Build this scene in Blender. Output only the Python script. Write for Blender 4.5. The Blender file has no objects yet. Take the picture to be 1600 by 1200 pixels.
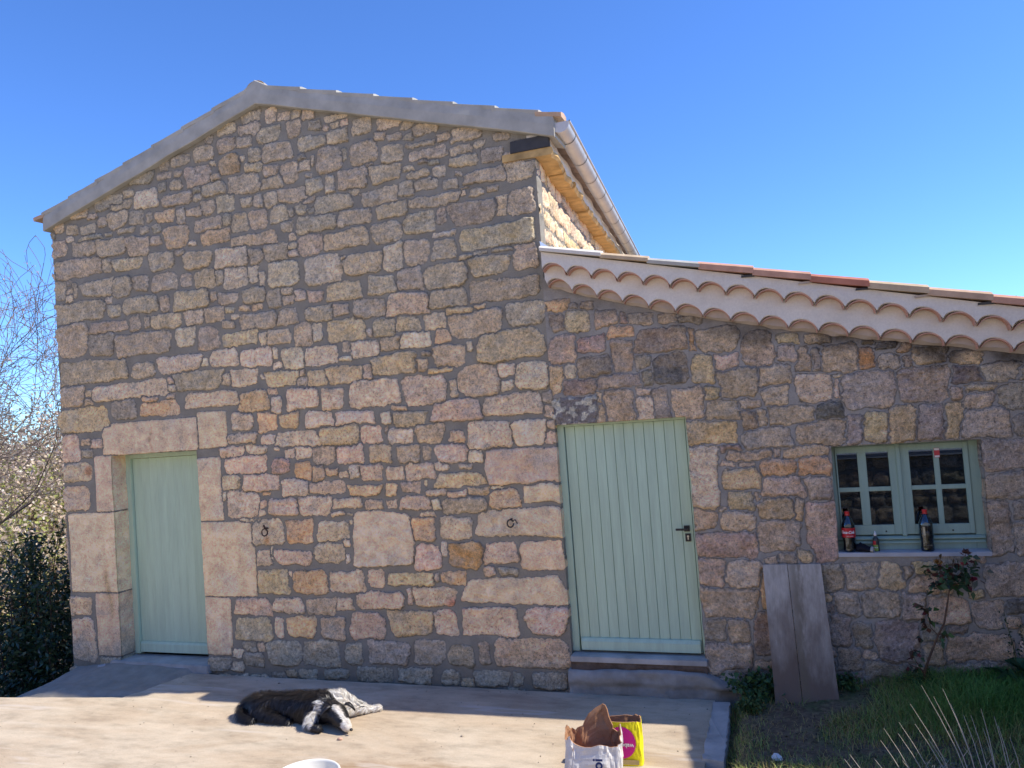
import bpy, bmesh, math, random
import numpy as np
from mathutils import Vector, Matrix, noise as mn
S = bpy.context.scene
COL = S.collection
R = math.radians
rng = np.random.default_rng(7)
random.seed(7)

# ------------------------------------------------------------------ camera
cam = bpy.data.cameras.new('camera')
cam.sensor_fit = 'HORIZONTAL'; cam.sensor_width = 36; cam.lens = 27.045
cam.clip_start = 0.05; cam.clip_end = 3000
co = bpy.data.objects.new('camera', cam); COL.objects.link(co)
cr = Vector((0.94169413, 0.3284959, -0.07281904)); cu = Vector((0.08137088, -0.01234257, 0.99660747)); cf = Vector((-0.3264827, 0.94442475, 0.03835293))
M4 = Matrix((cr, cu, -cf)).transposed().to_4x4(); M4.translation = (0, -6.24, 2.26)
co.matrix_world = M4
S.camera = co

# ------------------------------------------------------------------ light
SUN = Vector((0.89, 0.14, 1.0)).normalized()          # towards the sun
EL = math.asin(SUN.z)
w = bpy.data.worlds.new('World'); S.world = w; w.use_nodes = True
nt = w.node_tree; bg = nt.nodes['Background']
sky = nt.nodes.new('ShaderNodeTexSky'); sky.sky_type = 'NISHITA'; sky.sun_disc = False
sky.sun_elevation = EL; sky.sun_rotation = math.atan2(SUN.x, SUN.y)
sky.altitude = 900; sky.air_density = 1.0; sky.dust_density = 0.0; sky.ozone_density = 2.2
tint = nt.nodes.new('ShaderNodeMix'); tint.data_type = 'RGBA'; tint.blend_type = 'MULTIPLY'; tint.inputs[0].default_value = 1; tint.inputs[7].default_value = (.40, .625, 1.0, 1)
nt.links.new(sky.outputs[0], tint.inputs[6]); nt.links.new(tint.outputs[2], bg.inputs[0]); bg.inputs[1].default_value = 0.132
sl = bpy.data.lights.new('sun', 'SUN'); sl.energy = 3.1; sl.angle = R(0.53); sl.color = (1.0, 0.93, 0.82)
so = bpy.data.objects.new('sun', sl); COL.objects.link(so)
so.rotation_euler = (-SUN).to_track_quat('-Z', 'Y').to_euler(); so.location = (20, 5, 20)
S.view_settings.view_transform = 'Standard'; S.view_settings.look = 'None'
S.view_settings.exposure = 1.0; S.view_settings.gamma = 1
S.cycles.max_bounces = 8; S.cycles.diffuse_bounces = 5; S.cycles.transparent_max_bounces = 12

# ------------------------------------------------------------------ helpers
def vn(x, y, seed=0):
    "smooth value noise 0..1"
    x = np.asarray(x, float) + seed*17.31; y = np.asarray(y, float) + seed*9.77
    ix = np.floor(x).astype(np.int64); iy = np.floor(y).astype(np.int64)
    fx = x-ix; fy = y-iy; fx = fx*fx*(3-2*fx); fy = fy*fy*(3-2*fy)
    def h(a, b):
        n = (a*374761393 + b*668265263 + seed*974711) & 0xffffffff
        n = ((n ^ (n >> 13))*1274126177) & 0xffffffff
        n = n ^ (n >> 16)
        return (n & 0xffff)/65535.0
    return (h(ix, iy)*(1-fx)+h(ix+1, iy)*fx)*(1-fy) + (h(ix, iy+1)*(1-fx)+h(ix+1, iy+1)*fx)*fy
def fbm(x, y, o=4, seed=0, g=.5):
    a = 1.; s = 0; t = 0
    for k in range(o):
        s = s + a*vn(x*2**k, y*2**k, seed+k*3); t += a; a *= g
    return s/t

def tag(o, label=None, cat=None, group=None, kind=None):
    if label: o['label'] = label
    if cat: o['category'] = cat
    if group: o['group'] = group
    if kind: o['kind'] = kind
    return o
def thing(name, label, cat, loc=(0, 0, 0), group=None):
    o = bpy.data.objects.new(name, None); COL.objects.link(o); o.location = loc
    o.empty_display_size = .1
    return tag(o, label, cat, group)
def link(name, me, m=None, parent=None, smooth=False):
    o = bpy.data.objects.new(name, me); COL.objects.link(o)
    if m is not None:
        for mm in (m if isinstance(m, (list, tuple)) else [m]): me.materials.append(mm)
    if smooth: me.polygons.foreach_set('use_smooth', [True]*len(me.polygons))
    if parent is not None:
        o.parent = parent
        p = parent; off = Vector((0, 0, 0))
        while p is not None: off += p.location; p = p.parent
        o.location = -off          # geometry is written in world metres
    return o
def mesh(name, V, F, m=None, parent=None, smooth=False, mi=None):
    me = bpy.data.meshes.new(name); me.from_pydata([tuple(v) for v in V], [], [tuple(f) for f in F])
    if mi is not None: me.polygons.foreach_set('material_index', mi)
    me.update(); return link(name, me, m, parent, smooth)
def fastmesh(name, V, Q, attrs={}, m=None, parent=None, smooth=False):
    "V (n,3) array, Q (k,4 or 3) int array"
    me = bpy.data.meshes.new(name); V = np.asarray(V, np.float32); Q = np.asarray(Q, np.int32)
    k = Q.shape[1]
    me.vertices.add(len(V)); me.vertices.foreach_set('co', V.ravel())
    me.loops.add(Q.size); me.loops.foreach_set('vertex_index', Q.ravel())
    me.polygons.add(len(Q)); me.polygons.foreach_set('loop_start', np.arange(len(Q), dtype=np.int32)*k)
    me.update(calc_edges=True)
    for n, a in attrs.items():
        a = np.asarray(a, np.float32)
        if a.ndim == 2:
            at = me.attributes.new(n, 'FLOAT_COLOR', 'POINT')
            at.data.foreach_set('color', np.concatenate([a, np.ones((len(a), 1), np.float32)], 1).ravel())
        else:
            at = me.attributes.new(n, 'FLOAT', 'POINT'); at.data.foreach_set('value', a)
    return link(name, me, m, parent, smooth)

class MB:
    def __init__(s): s.V = []; s.F = []
    def add(s, V, F):
        n = len(s.V); s.V += [tuple(v) for v in V]; s.F += [tuple(i+n for i in f) for f in F]; return s
    def box(s, x0, x1, y0, y1, z0, z1, j=0):
        V = [(x, y, z) for z in (z0, z1) for y in (y0, y1) for x in (x0, x1)]
        if j: V = [tuple(c+random.uniform(-j, j) for c in v) for v in V]
        return s.add(V, [(0, 2, 3, 1), (4, 5, 7, 6), (0, 1, 5, 4), (2, 6, 7, 3), (0, 4, 6, 2), (1, 3, 7, 5)])
    def tube(s, pts, rad, n=6, cap=True):
        pts = [Vector(p) for p in pts]; V = []; F = []
        rad = rad if isinstance(rad, (list, tuple)) else [rad]*len(pts)
        up = Vector((.13, .21, 1)).normalized()
        for i, p in enumerate(pts):
            d = (pts[min(i+1, len(pts)-1)]-pts[max(i-1, 0)]).normalized()
            a = d.cross(up)
            if a.length < 1e-3: a = d.cross(Vector((1, 0, 0)))
            a.normalize(); b = d.cross(a)
            for k in range(n):
                t = 2*math.pi*k/n; V.append(p+(a*math.cos(t)+b*math.sin(t))*rad[i])
        for i in range(len(pts)-1):
            for k in range(n):
                F.append((i*n+k, i*n+(k+1) % n, (i+1)*n+(k+1) % n, (i+1)*n+k))
        if cap: F.append(tuple(range(n))[::-1]); F.append(tuple((len(pts)-1)*n+k for k in range(n)))
        return s.add(V, F)
    def lathe(s, prof, c=(0, 0, 0), n=24, cap=True):
        V = [(c[0]+r*math.cos(2*math.pi*k/n), c[1]+r*math.sin(2*math.pi*k/n), c[2]+z) for r, z in prof for k in range(n)]
        F = [(i*n+k, i*n+(k+1) % n, (i+1)*n+(k+1) % n, (i+1)*n+k) for i in range(len(prof)-1) for k in range(n)]
        if cap: F += [tuple(range(n))[::-1], tuple((len(prof)-1)*n+k for k in range(n))]
        return s.add(V, F)
    def build(s, name, m=None, parent=None, smooth=False, bevel=0):
        o = mesh(name, s.V, s.F, m, parent, smooth)
        if bevel:
            bm = bmesh.new(); bm.from_mesh(o.data)
            bmesh.ops.bevel(bm, geom=bm.edges[:], offset=bevel, segments=2, affect='EDGES', clamp_overlap=True)
            bm.to_mesh(o.data); bm.free()
        return o
def strip(rows, close=False):
    "rows: list of equal-length point rows -> V, F"
    n = len(rows[0]); V = [p for r in rows for p in r]; F = []
    for i in range(len(rows)-1):
        for k in range(n if close else n-1):
            F.append((i*n+k, i*n+(k+1) % n, (i+1)*n+(k+1) % n, (i+1)*n+k))
    return V, F

# ------------------------------------------------------------------ materials
class Mat:
    def __init__(s, name, rough=.8, spec=.3):
        s.m = bpy.data.materials.new(name); s.m.use_nodes = True; s.t = s.m.node_tree; s.n = s.t.nodes
        s.b = s.n['Principled BSDF']; s.b.inputs['Roughness'].default_value = rough
        s.b.inputs['Specular IOR Level'].default_value = spec
        s.tc = s.n.new('ShaderNodeTexCoord')
    def l(s, a, b): s.t.links.new(a, b)
    def noise(s, scale, detail=4, rough=.55, vec=None, stretch=None, dist=0):
        v = vec or s.tc.outputs['Object']
        if stretch:
            mp = s.n.new('ShaderNodeMapping'); mp.inputs['Scale'].default_value = stretch; s.l(v, mp.inputs[0]); v = mp.outputs[0]
        x = s.n.new('ShaderNodeTexNoise'); x.inputs['Scale'].default_value = scale; x.inputs['Detail'].default_value = detail
        x.inputs['Roughness'].default_value = rough; x.inputs['Distortion'].default_value = dist
        s.l(v, x.inputs['Vector']); return x.outputs[0]
    def ramp(s, f, stops):
        x = s.n.new('ShaderNodeValToRGB'); e = x.color_ramp.elements
        while len(e) < len(stops): e.new(.5)
        for i, (p, c) in enumerate(stops):
            e[i].position = p; e[i].color = (*c, 1) if isinstance(c, (tuple, list)) else (c, c, c, 1)
        s.l(f, x.inputs[0]); return x.outputs[0]
    def mix(s, f, a, b, mode='MIX'):
        x = s.n.new('ShaderNodeMix'); x.data_type = 'RGBA'; x.blend_type = mode
        for v, i in ((f, 0), (a, 6), (b, 7)):
            if isinstance(v, (int, float)): x.inputs[i].default_value = v
            elif isinstance(v, (tuple, list)): x.inputs[i].default_value = (*v, 1)
            else: s.l(v, x.inputs[i])
        return x.outputs[2]
    def math(s, op, a, b=None, c=None, clamp=False):
        x = s.n.new('ShaderNodeMath'); x.operation = op; x.use_clamp = clamp
        for i, v in enumerate((a, b, c)):
            if v is None: continue
            if isinstance(v, (int, float)): x.inputs[i].default_value = v
            else: s.l(v, x.inputs[i])
        return x.outputs[0]
    def attr(s, n, col=False):
        x = s.n.new('ShaderNodeAttribute'); x.attribute_name = n; return x.outputs['Color' if col else 'Fac']
    def base(s, c):
        if isinstance(c, (tuple, list)): s.b.inputs['Base Color'].default_value = (*c, 1)
        else: s.l(c, s.b.inputs['Base Color'])
    def bump(s, h, strength=.3, dist=.01):
        x = s.n.new('ShaderNodeBump'); x.inputs['Strength'].default_value = strength; x.inputs['Distance'].default_value = dist
        s.l(h, x.inputs['Height'])
        if s.b.inputs['Normal'].is_linked: s.l(s.b.inputs['Normal'].links[0].from_socket, x.inputs['Normal'])
        s.l(x.outputs[0], s.b.inputs['Normal'])

def simple(name, c, rough=.8, spec=.3, var=.15, scale=8, bump=.2, bscale=60, metal=0, stretch=None):
    M = Mat(name, rough, spec)
    n = M.noise(scale, 5, .6, stretch=stretch)
    M.base(M.mix(1, c, M.ramp(n, [(.25, 1-var), (.75, 1+var*.6)]), 'MULTIPLY'))
    if bump: M.bump(M.noise(bscale, 4, .6, stretch=stretch), bump, .004)
    M.b.inputs['Metallic'].default_value = metal
    return M.m

def wall_material(name, mortar, mvar, grime, gain):
    M = Mat(name, .92, .15)
    col = M.attr('stone', True); ins = M.attr('inset')
    n1 = M.noise(38, 6, .65); n2 = M.noise(150, 3, .6); n3 = M.noise(9, 4, .6)
    ne = M.noise(85, 4, .7)
    d = M.math('MULTIPLY_ADD', M.math('SUBTRACT', ne, .5), .022, M.math('MULTIPLY_ADD', M.math('SUBTRACT', n1, .5), .022, ins))
    mask = M.math('MULTIPLY_ADD', d, 260, .35, clamp=True)
    v = M.ramp(n1, [(.26, .38), (.42, .86), (.58, 1.14), (.74, 1.62)])
    pit = M.ramp(M.noise(58, 5, .78), [(.33, .22), (.43, 1.0)])
    fine = M.ramp(n2, [(.3, .66), (.7, 1.40)])
    patch = M.ramp(n3, [(.35, .8), (.65, 1.16)])
    dr = M.attr('dress'); v = M.mix(M.math('MULTIPLY', dr, .55), v, (1.0, 1.0, 1.0)); pit = M.mix(M.math('MULTIPLY', dr, .6), pit, (1.0, 1.0, 1.0))
    c = M.mix(1, M.mix(1, M.mix(1, M.mix(1, M.mix(1, col, gain, 'MULTIPLY'), v, 'MULTIPLY'), pit, 'MULTIPLY'), fine, 'MULTIPLY'), patch, 'MULTIPLY')
    # pale lime smears that the pointing left on the stones
    sm = M.ramp(M.noise(22, 5, .7, stretch=(1, 1, 1.8)), [(.56, 0.), (.70, .5)])
    c = M.mix(sm, c, (.58, .535, .47))
    rim = M.math('MULTIPLY', M.ramp(ins, [(.0, .55), (.014, .0)]), M.ramp(n1, [(.45, 0.), (.6, 1.)]))
    c = M.mix(rim, c, (.62, .58, .52))
    mc = M.mix(1, mortar, M.ramp(M.noise(5, 5, .65), [(.3, 1-mvar), (.7, 1+mvar)]), 'MULTIPLY')
    mc = M.mix(1, mc, M.ramp(n2, [(.3, .86), (.7, 1.12)]), 'MULTIPLY')
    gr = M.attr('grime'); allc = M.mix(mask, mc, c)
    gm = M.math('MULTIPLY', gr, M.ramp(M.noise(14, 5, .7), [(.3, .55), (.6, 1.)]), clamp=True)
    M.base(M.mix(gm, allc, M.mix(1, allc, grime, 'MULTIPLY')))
    hb = M.math('ADD', M.math('MULTIPLY', M.math('ADD', n1, M.math('MULTIPLY', M.noise(75, 3, .7), .9)), M.math('MULTIPLY_ADD', mask, .85, .15)), M.math('MULTIPLY', n2, .25))
    M.bump(hb, 1.0, .020)
    return M.m

m_wall = wall_material('main_wall_masonry', (.30, .275, .225), .18, (.80, .76, .70), (1.84, 1.75, 1.47))
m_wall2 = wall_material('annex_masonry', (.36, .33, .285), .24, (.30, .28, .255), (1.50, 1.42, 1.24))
m_cement = simple('cement_render', (.46, .445, .39), .9, .15, .28, 5, .35, 45)
m_cement_dark = simple('fresh_dark_mortar', (.075, .075, .078), .9, .15, .3, 6, .4, 60)
M_ = Mat('cornice_plaster', .92, .15)
M_.base(M_.mix(1, M_.ramp(M_.noise(3.2, 6, .65), [(.3, (.66, .61, .53)), (.62, (.77, .72, .63)), (.8, (.80, .76, .67))]), M_.ramp(M_.noise(70, 3, .6), [(.3, .93), (.7, 1.05)]), 'MULTIPLY'))
M_.bump(M_.noise(26, 4, .6), .25, .006); m_plaster = M_.m
m_fill = simple('cornice_fill', (.50, .42, .345), .95, .1, .2, 12, .3, 60)  # beige-brown mortar, toned darker for the shade inside the scallops
m_terra = simple('terracotta_rim', (.58, .33, .24), .85, .2, .3, 14, .25, 70)
def tile_mat(n, c): return simple(n, c, .85, .2, .25, 9, .3, 60)
m_tiles = [tile_mat('tile_pink', (.58, .33, .23)), tile_mat('tile_red', (.50, .205, .135)), tile_mat('tile_straw', (.56, .43, .28)), tile_mat('tile_orange', (.58, .40, .27))]
m_roof = simple('roof_tiles', (.52, .38, .29), .9, .2, .45, 6, .3, 60)
m_zinc = simple('zinc', (.62, .61, .59), .45, .5, .15, 7, .1, 30, metal=.25)
m_flash = simple('grey_flashing', (.42, .45, .50), .45, .5, .1, 7, .1, 30, metal=.5)
def paint(name, c, planks=False):
    M = Mat(name, .42, .35)
    n = M.noise(3, 4, .6, stretch=(6, 6, .5)); n2 = M.noise(60, 3, .6, stretch=(3, 3, .12))
    M.base(M.mix(1, M.mix(1, c, M.ramp(n, [(.3, .90), (.7, 1.06)]), 'MULTIPLY'), M.ramp(n2, [(.3, .94), (.7, 1.05)]), 'MULTIPLY'))
    M.bump(n2, .12, .002); return M.m
m_green = paint('sage_green_paint', (.50, .645, .48))
m_green_w = paint('grey_green_window_paint', (.30, .43, .36))
m_iron = simple('black_iron', (.02, .02, .022), .45, .5, .2, 20, .1)
m_rust = simple('rusty_iron', (.085, .05, .035), .8, .3, .4, 60, .4, 200)
m_steel = simple('bright_steel', (.65, .65, .65), .3, .5, .05, 10, 0, metal=1)
m_hole = simple('lock_hole', (.01, .01, .01), .9, .1, .1, 10, 0)
m_sill = simple('stone_sill', (.50, .50, .50), .7, .3, .14, 6, .2, 60)
m_step = simple('doorstep_stone', (.46, .44, .41), .85, .2, .35, 5, .45, 40)
m_stepedge = simple('broken_step_edge', (.15, .11, .085), .95, .1, .5, 14, .8, 40)
m_rubble = simple('rough_foundation_mortar', (.33, .31, .28), .95, .1, .4, 6, .9, 26)
m_slate = simple('cornice_stone', (.60, .40, .17), .9, .2, .45, 7, .7, 40)
m_dark = simple('dark_interior', (.03, .03, .035), .95, .1, .2, 5, 0)
m_white = simple('white_plastic', (.75, .74, .72), .5, .4, .06, 20, .2)
# glass
g = bpy.data.materials.new('window_glass'); g.use_nodes = True; t = g.node_tree; t.nodes.remove(t.nodes['Principled BSDF'])
fr = t.nodes.new('ShaderNodeFresnel'); fr.inputs[0].default_value = 1.5; tr = t.nodes.new('ShaderNodeBsdfTransparent'); tr.inputs[0].default_value = (.15, .18, .22, 1)
gl = t.nodes.new('ShaderNodeBsdfGlossy'); gl.inputs['Roughness'].default_value = .01; gl.inputs[0].default_value = (.75, .88, 1, 1); mx = t.nodes.new('ShaderNodeMixShader')
f2 = t.nodes.new('ShaderNodeMath'); f2.operation = 'MULTIPLY'; f2.inputs[1].default_value = 2.3; f2.use_clamp = True
t.links.new(fr.outputs[0], f2.inputs[0]); t.links.new(f2.outputs[0], mx.inputs[0]); t.links.new(tr.outputs[0], mx.inputs[1]); t.links.new(gl.outputs[0], mx.inputs[2])
t.links.new(mx.outputs[0], t.nodes['Material Output'].inputs[0]); m_glass = g

# ------------------------------------------------------------------ masonry
KC = {  # base colours of the stones (linear)
 'n': (0.470, 0.365, 0.270), 'p': (0.600, 0.455, 0.345), 'P': (0.630, 0.495, 0.375), 'w': (0.673, 0.540, 0.412), 'y': (0.560, 0.425, 0.270), 'o': (0.620, 0.405, 0.235),
 'O': (0.660, 0.460, 0.270), 'g': (0.331, 0.281, 0.230), 'G': (.400, .355, .300), 'd': (0.170, 0.155, 0.145), 'b': (0.360, 0.265, 0.205), 'B': (0.420, 0.245, 0.120),
 'r': (0.440, 0.310, 0.250), 'R': (0.500, 0.370, 0.295), 'L': (0.640, 0.500, 0.360), 'k': (0.348, 0.308, 0.279), 'v': (0.420, 0.355, 0.305), 'V': (0.345, 0.295, 0.270)}
def parse(txt, r, rough=False):
    out = []
    for t in txt.split():
        k = t[-1]; cx, cz, hw, hz = [int(v)/1000. for v in t[:-1].split(',')]
        new = stone(cx, cz, hw, hz, k, r, rough); bad = False
        for o in out:      # the traced tiles overlap: keep one of each pair
            ox = min(o['cx']+o['hw'], cx+hw)-max(o['cx']-o['hw'], cx-hw); oz = min(o['cz']+o['hz'], cz+hz)-max(o['cz']-o['hz'], cz-hz)
            if ox > 0 and oz > 0 and ox*oz > .38*min(4*hw*hz, 4*o['hw']*o['hz']):
                if hw*hz > 1.4*o['hw']*o['hz']: o['drop'] = 1
                else: bad = True; break
        out = [o for o in out if 'drop' not in o]
        if not bad: out.append(new)
    return out
def stone(cx, cz, hw, hz, k, r, rough=False):
    c = np.array(KC[k])*(1+r.uniform(-.10, .10))*(1+r.uniform(-.04, .04, 3))
    if k in 'L': rad = .022
    elif k == 'P': rad = .3*min(hw, hz)
    else: rad = min(hw, hz)*r.uniform(.25, .7)
    return dict(cx=cx, cz=cz, hw=hw+(.009 if rough else .003), hz=hz+(.007 if rough else .003), k=k, rad=rad, tx=0 if k == 'L' else r.uniform(-.14, .14), tz=0 if k == 'L' else r.uniform(-.12, .12),
                c=c, prot=.010 if k == 'L' else r.uniform(.009, .022)+(.006 if rough else 0), tilt=r.uniform(-.05, .05, 2)*(0 if k == 'L' else 1), s=r.integers(1, 999))
def courses(x0, x1, z0, z1, r, kinds='npgyvno', hlo=.10, hhi=.24):
    out = []; z = z0
    while z < z1:
        h = r.uniform(hlo, hhi); x = x0-r.uniform(0, .2)
        while x < x1:
            w_ = h*r.uniform(.8, 2.4); hh = h*r.uniform(.75, 1.0)
            out.append(stone(x+w_/2, z+h/2, w_/2-.012, hh/2-.010, kinds[r.integers(len(kinds))], r)); x += w_
        z += h
    return out
def chips(stones, x0, x1, z0, z1, top, opens, r, nmax, dmin=.020):
    "small packing stones in the wide joints"
    gx_ = np.arange(x0, x1, .016); gz_ = np.arange(z0, z1, .016); X, Z = np.meshgrid(gx_, gz_); d = np.full(X.shape, .2)
    for s in stones:
        a, b = np.searchsorted(gx_, [s['cx']-s['hw']-.12, s['cx']+s['hw']+.12]); c, e = np.searchsorted(gz_, [s['cz']-s['hz']-.12, s['cz']+s['hz']+.12])
        if b <= a or e <= c: continue
        q = (slice(c, e), slice(a, b)); u = np.abs(X[q]-s['cx'])-s['hw']; v = np.abs(Z[q]-s['cz'])-s['hz']
        d[q] = np.minimum(d[q], np.hypot(np.maximum(u, 0), np.maximum(v, 0))+np.minimum(np.maximum(u, v), 0))
    d[Z > top(X)-.03] = 0
    for (a, b, c, e, _) in opens: d[(X > a-.02) & (X < b+.02) & (Z > c-.02) & (Z < e+.02)] = 0
    out = []
    while len(out) < nmax:
        j, i = np.unravel_index(np.argmax(d), d.shape); m_ = d[j, i]
        if m_ < dmin: break
        rr = min(m_, .07)*.82; hw = rr*r.uniform(1.0, 1.9); s = stone(gx_[i], gz_[j], hw, rr*.9, 'npgwyp'[r.integers(6)], r); out.append(s)
        u = np.abs(X-s['cx'])-hw; v = np.abs(Z-s['cz'])-rr; d = np.minimum(d, np.hypot(np.maximum(u, 0), np.maximum(v, 0))+np.minimum(np.maximum(u, v), 0))
    return out
def relief(X, Z, stones, joint=.006, seed=3, rough=1.):
    "height above the mortar, stone colour, signed distance inside the stone"
    sh = X.shape
    wx = X+(fbm(X*7, Z*7, 4, seed)-.5)*.050*rough+(vn(X*42, Z*42, seed+5)-.5)*.017
    wz = Z+(fbm(X*7, Z*7, 4, seed+11)-.5)*.046*rough+(vn(X*42, Z*42, seed+8)-.5)*.017
    d1 = np.full(sh, -.2); d2 = np.full(sh, -.2); idx = np.full(sh, -1)
    xs = X[0] if X.ndim == 2 else X
    for i, s in enumerate(stones):
        j0, j1 = np.searchsorted(xs, [s['cx']-s['hw']-.09, s['cx']+s['hw']+.09])
        if j1 <= j0: continue
        zc = Z[:, (j0+j1)//2 if (j0+j1)//2 < len(xs) else -1]
        r0, r1 = np.searchsorted(zc, [s['cz']-s['hz']-.12, s['cz']+s['hz']+.12])
        if r1 <= r0: continue
        sl_ = (slice(r0, r1), slice(j0, j1))
        a, b = (X*.65+wx*.35, Z*.65+wz*.35) if s['k'] == 'L' else (wx, wz)
        u = a[sl_]-s['cx']; v = b[sl_]-s['cz']
        hw = s['hw']*(1+s['tx']*v/s['hz']); hz = s['hz']*(1+s['tz']*u/s['hw'])
        qx = np.abs(u)-hw+s['rad']; qz = np.abs(v)-hz+s['rad']
        sd = np.hypot(np.maximum(qx, 0), np.maximum(qz, 0))+np.minimum(np.maximum(qx, qz), 0)-s['rad']
        ins = -sd
        A = d1[sl_]; B = d2[sl_]; I = idx[sl_]
        up = ins > A
        B[:] = np.where(up, A, np.maximum(B, ins)); A[:] = np.where(up, ins, A); I[:] = np.where(up, i, I)
    m = np.minimum(d1, (d1-d2)*.5-joint)
    P = np.array([[s['prot'], s['tilt'][0], s['tilt'][1], s['cx'], s['cz'], s['s'], s['k'] == 'L'] for s in stones]+[[0]*7])
    C = np.array([s['c'] for s in stones]+[[.3, .27, .23]])
    q = P[idx]
    e = np.clip(m/(.012+.018*((q_s := np.array([s['s'] for s in stones]+[0])[idx]) % 7)/7), 0, 1); prof = 1-(1-e)**2.6
    L = q[..., 6]
    prof = np.where(L > 0, np.clip(m/.008, 0, 1), prof)
    lump = (fbm(X*11+q[..., 5], Z*14, 4, seed+21)-.5)*.030*rough+(fbm(X*38+q[..., 5], Z*46, 3, seed+25)-.5)*.014
    lump = np.where(L > 0, lump*.3, lump)
    h = prof*(q[..., 0]+q[..., 1]*(X-q[..., 3])+q[..., 2]*(Z-q[..., 4])+lump)
    h = np.where(m > 0, h, (fbm(X*6, Z*6, 3, seed+31)-.5)*.010+.003)
    t = fbm(X*6+q[..., 5]*.37, Z*6, 3, seed+41)
    col = C[idx]
    warm = np.clip((t-.52)*5, 0, 1)[..., None]; cool = np.clip((.45-t)*5, 0, 1)[..., None]
    col = col*(1-warm*.45)+warm*.45*np.array([.58, .45, .32])*(.5+col.mean(-1, keepdims=True)*1.5)
    col = col*(1-cool*.40)+cool*.40*np.array([.36, .345, .33])*(.4+col.mean(-1, keepdims=True)*1.6)
    k = np.array([s['k'] == 'k' for s in stones]+[False])[idx]
    sp = fbm(X*22, Z*22, 3, 77)[..., None]
    col = np.where(k[..., None], np.where(sp > .5, np.array([.50, .485, .43]), np.array([.21, .195, .20])), col)
    dress = (np.array([s['k'] in 'LP' for s in stones]+[False])[idx]).astype(float)
    return h, col, m, dress
def lines(a, b, step, marks=()):
    pts = sorted([a, b]+[q for q in marks if a < q < b]); out = []
    for p, q in zip(pts[:-1], pts[1:]):
        n = max(1, round((q-p)/step)); out += list(np.linspace(p, q, n+1)[:-1])
    return np.array(out+[b])

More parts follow.
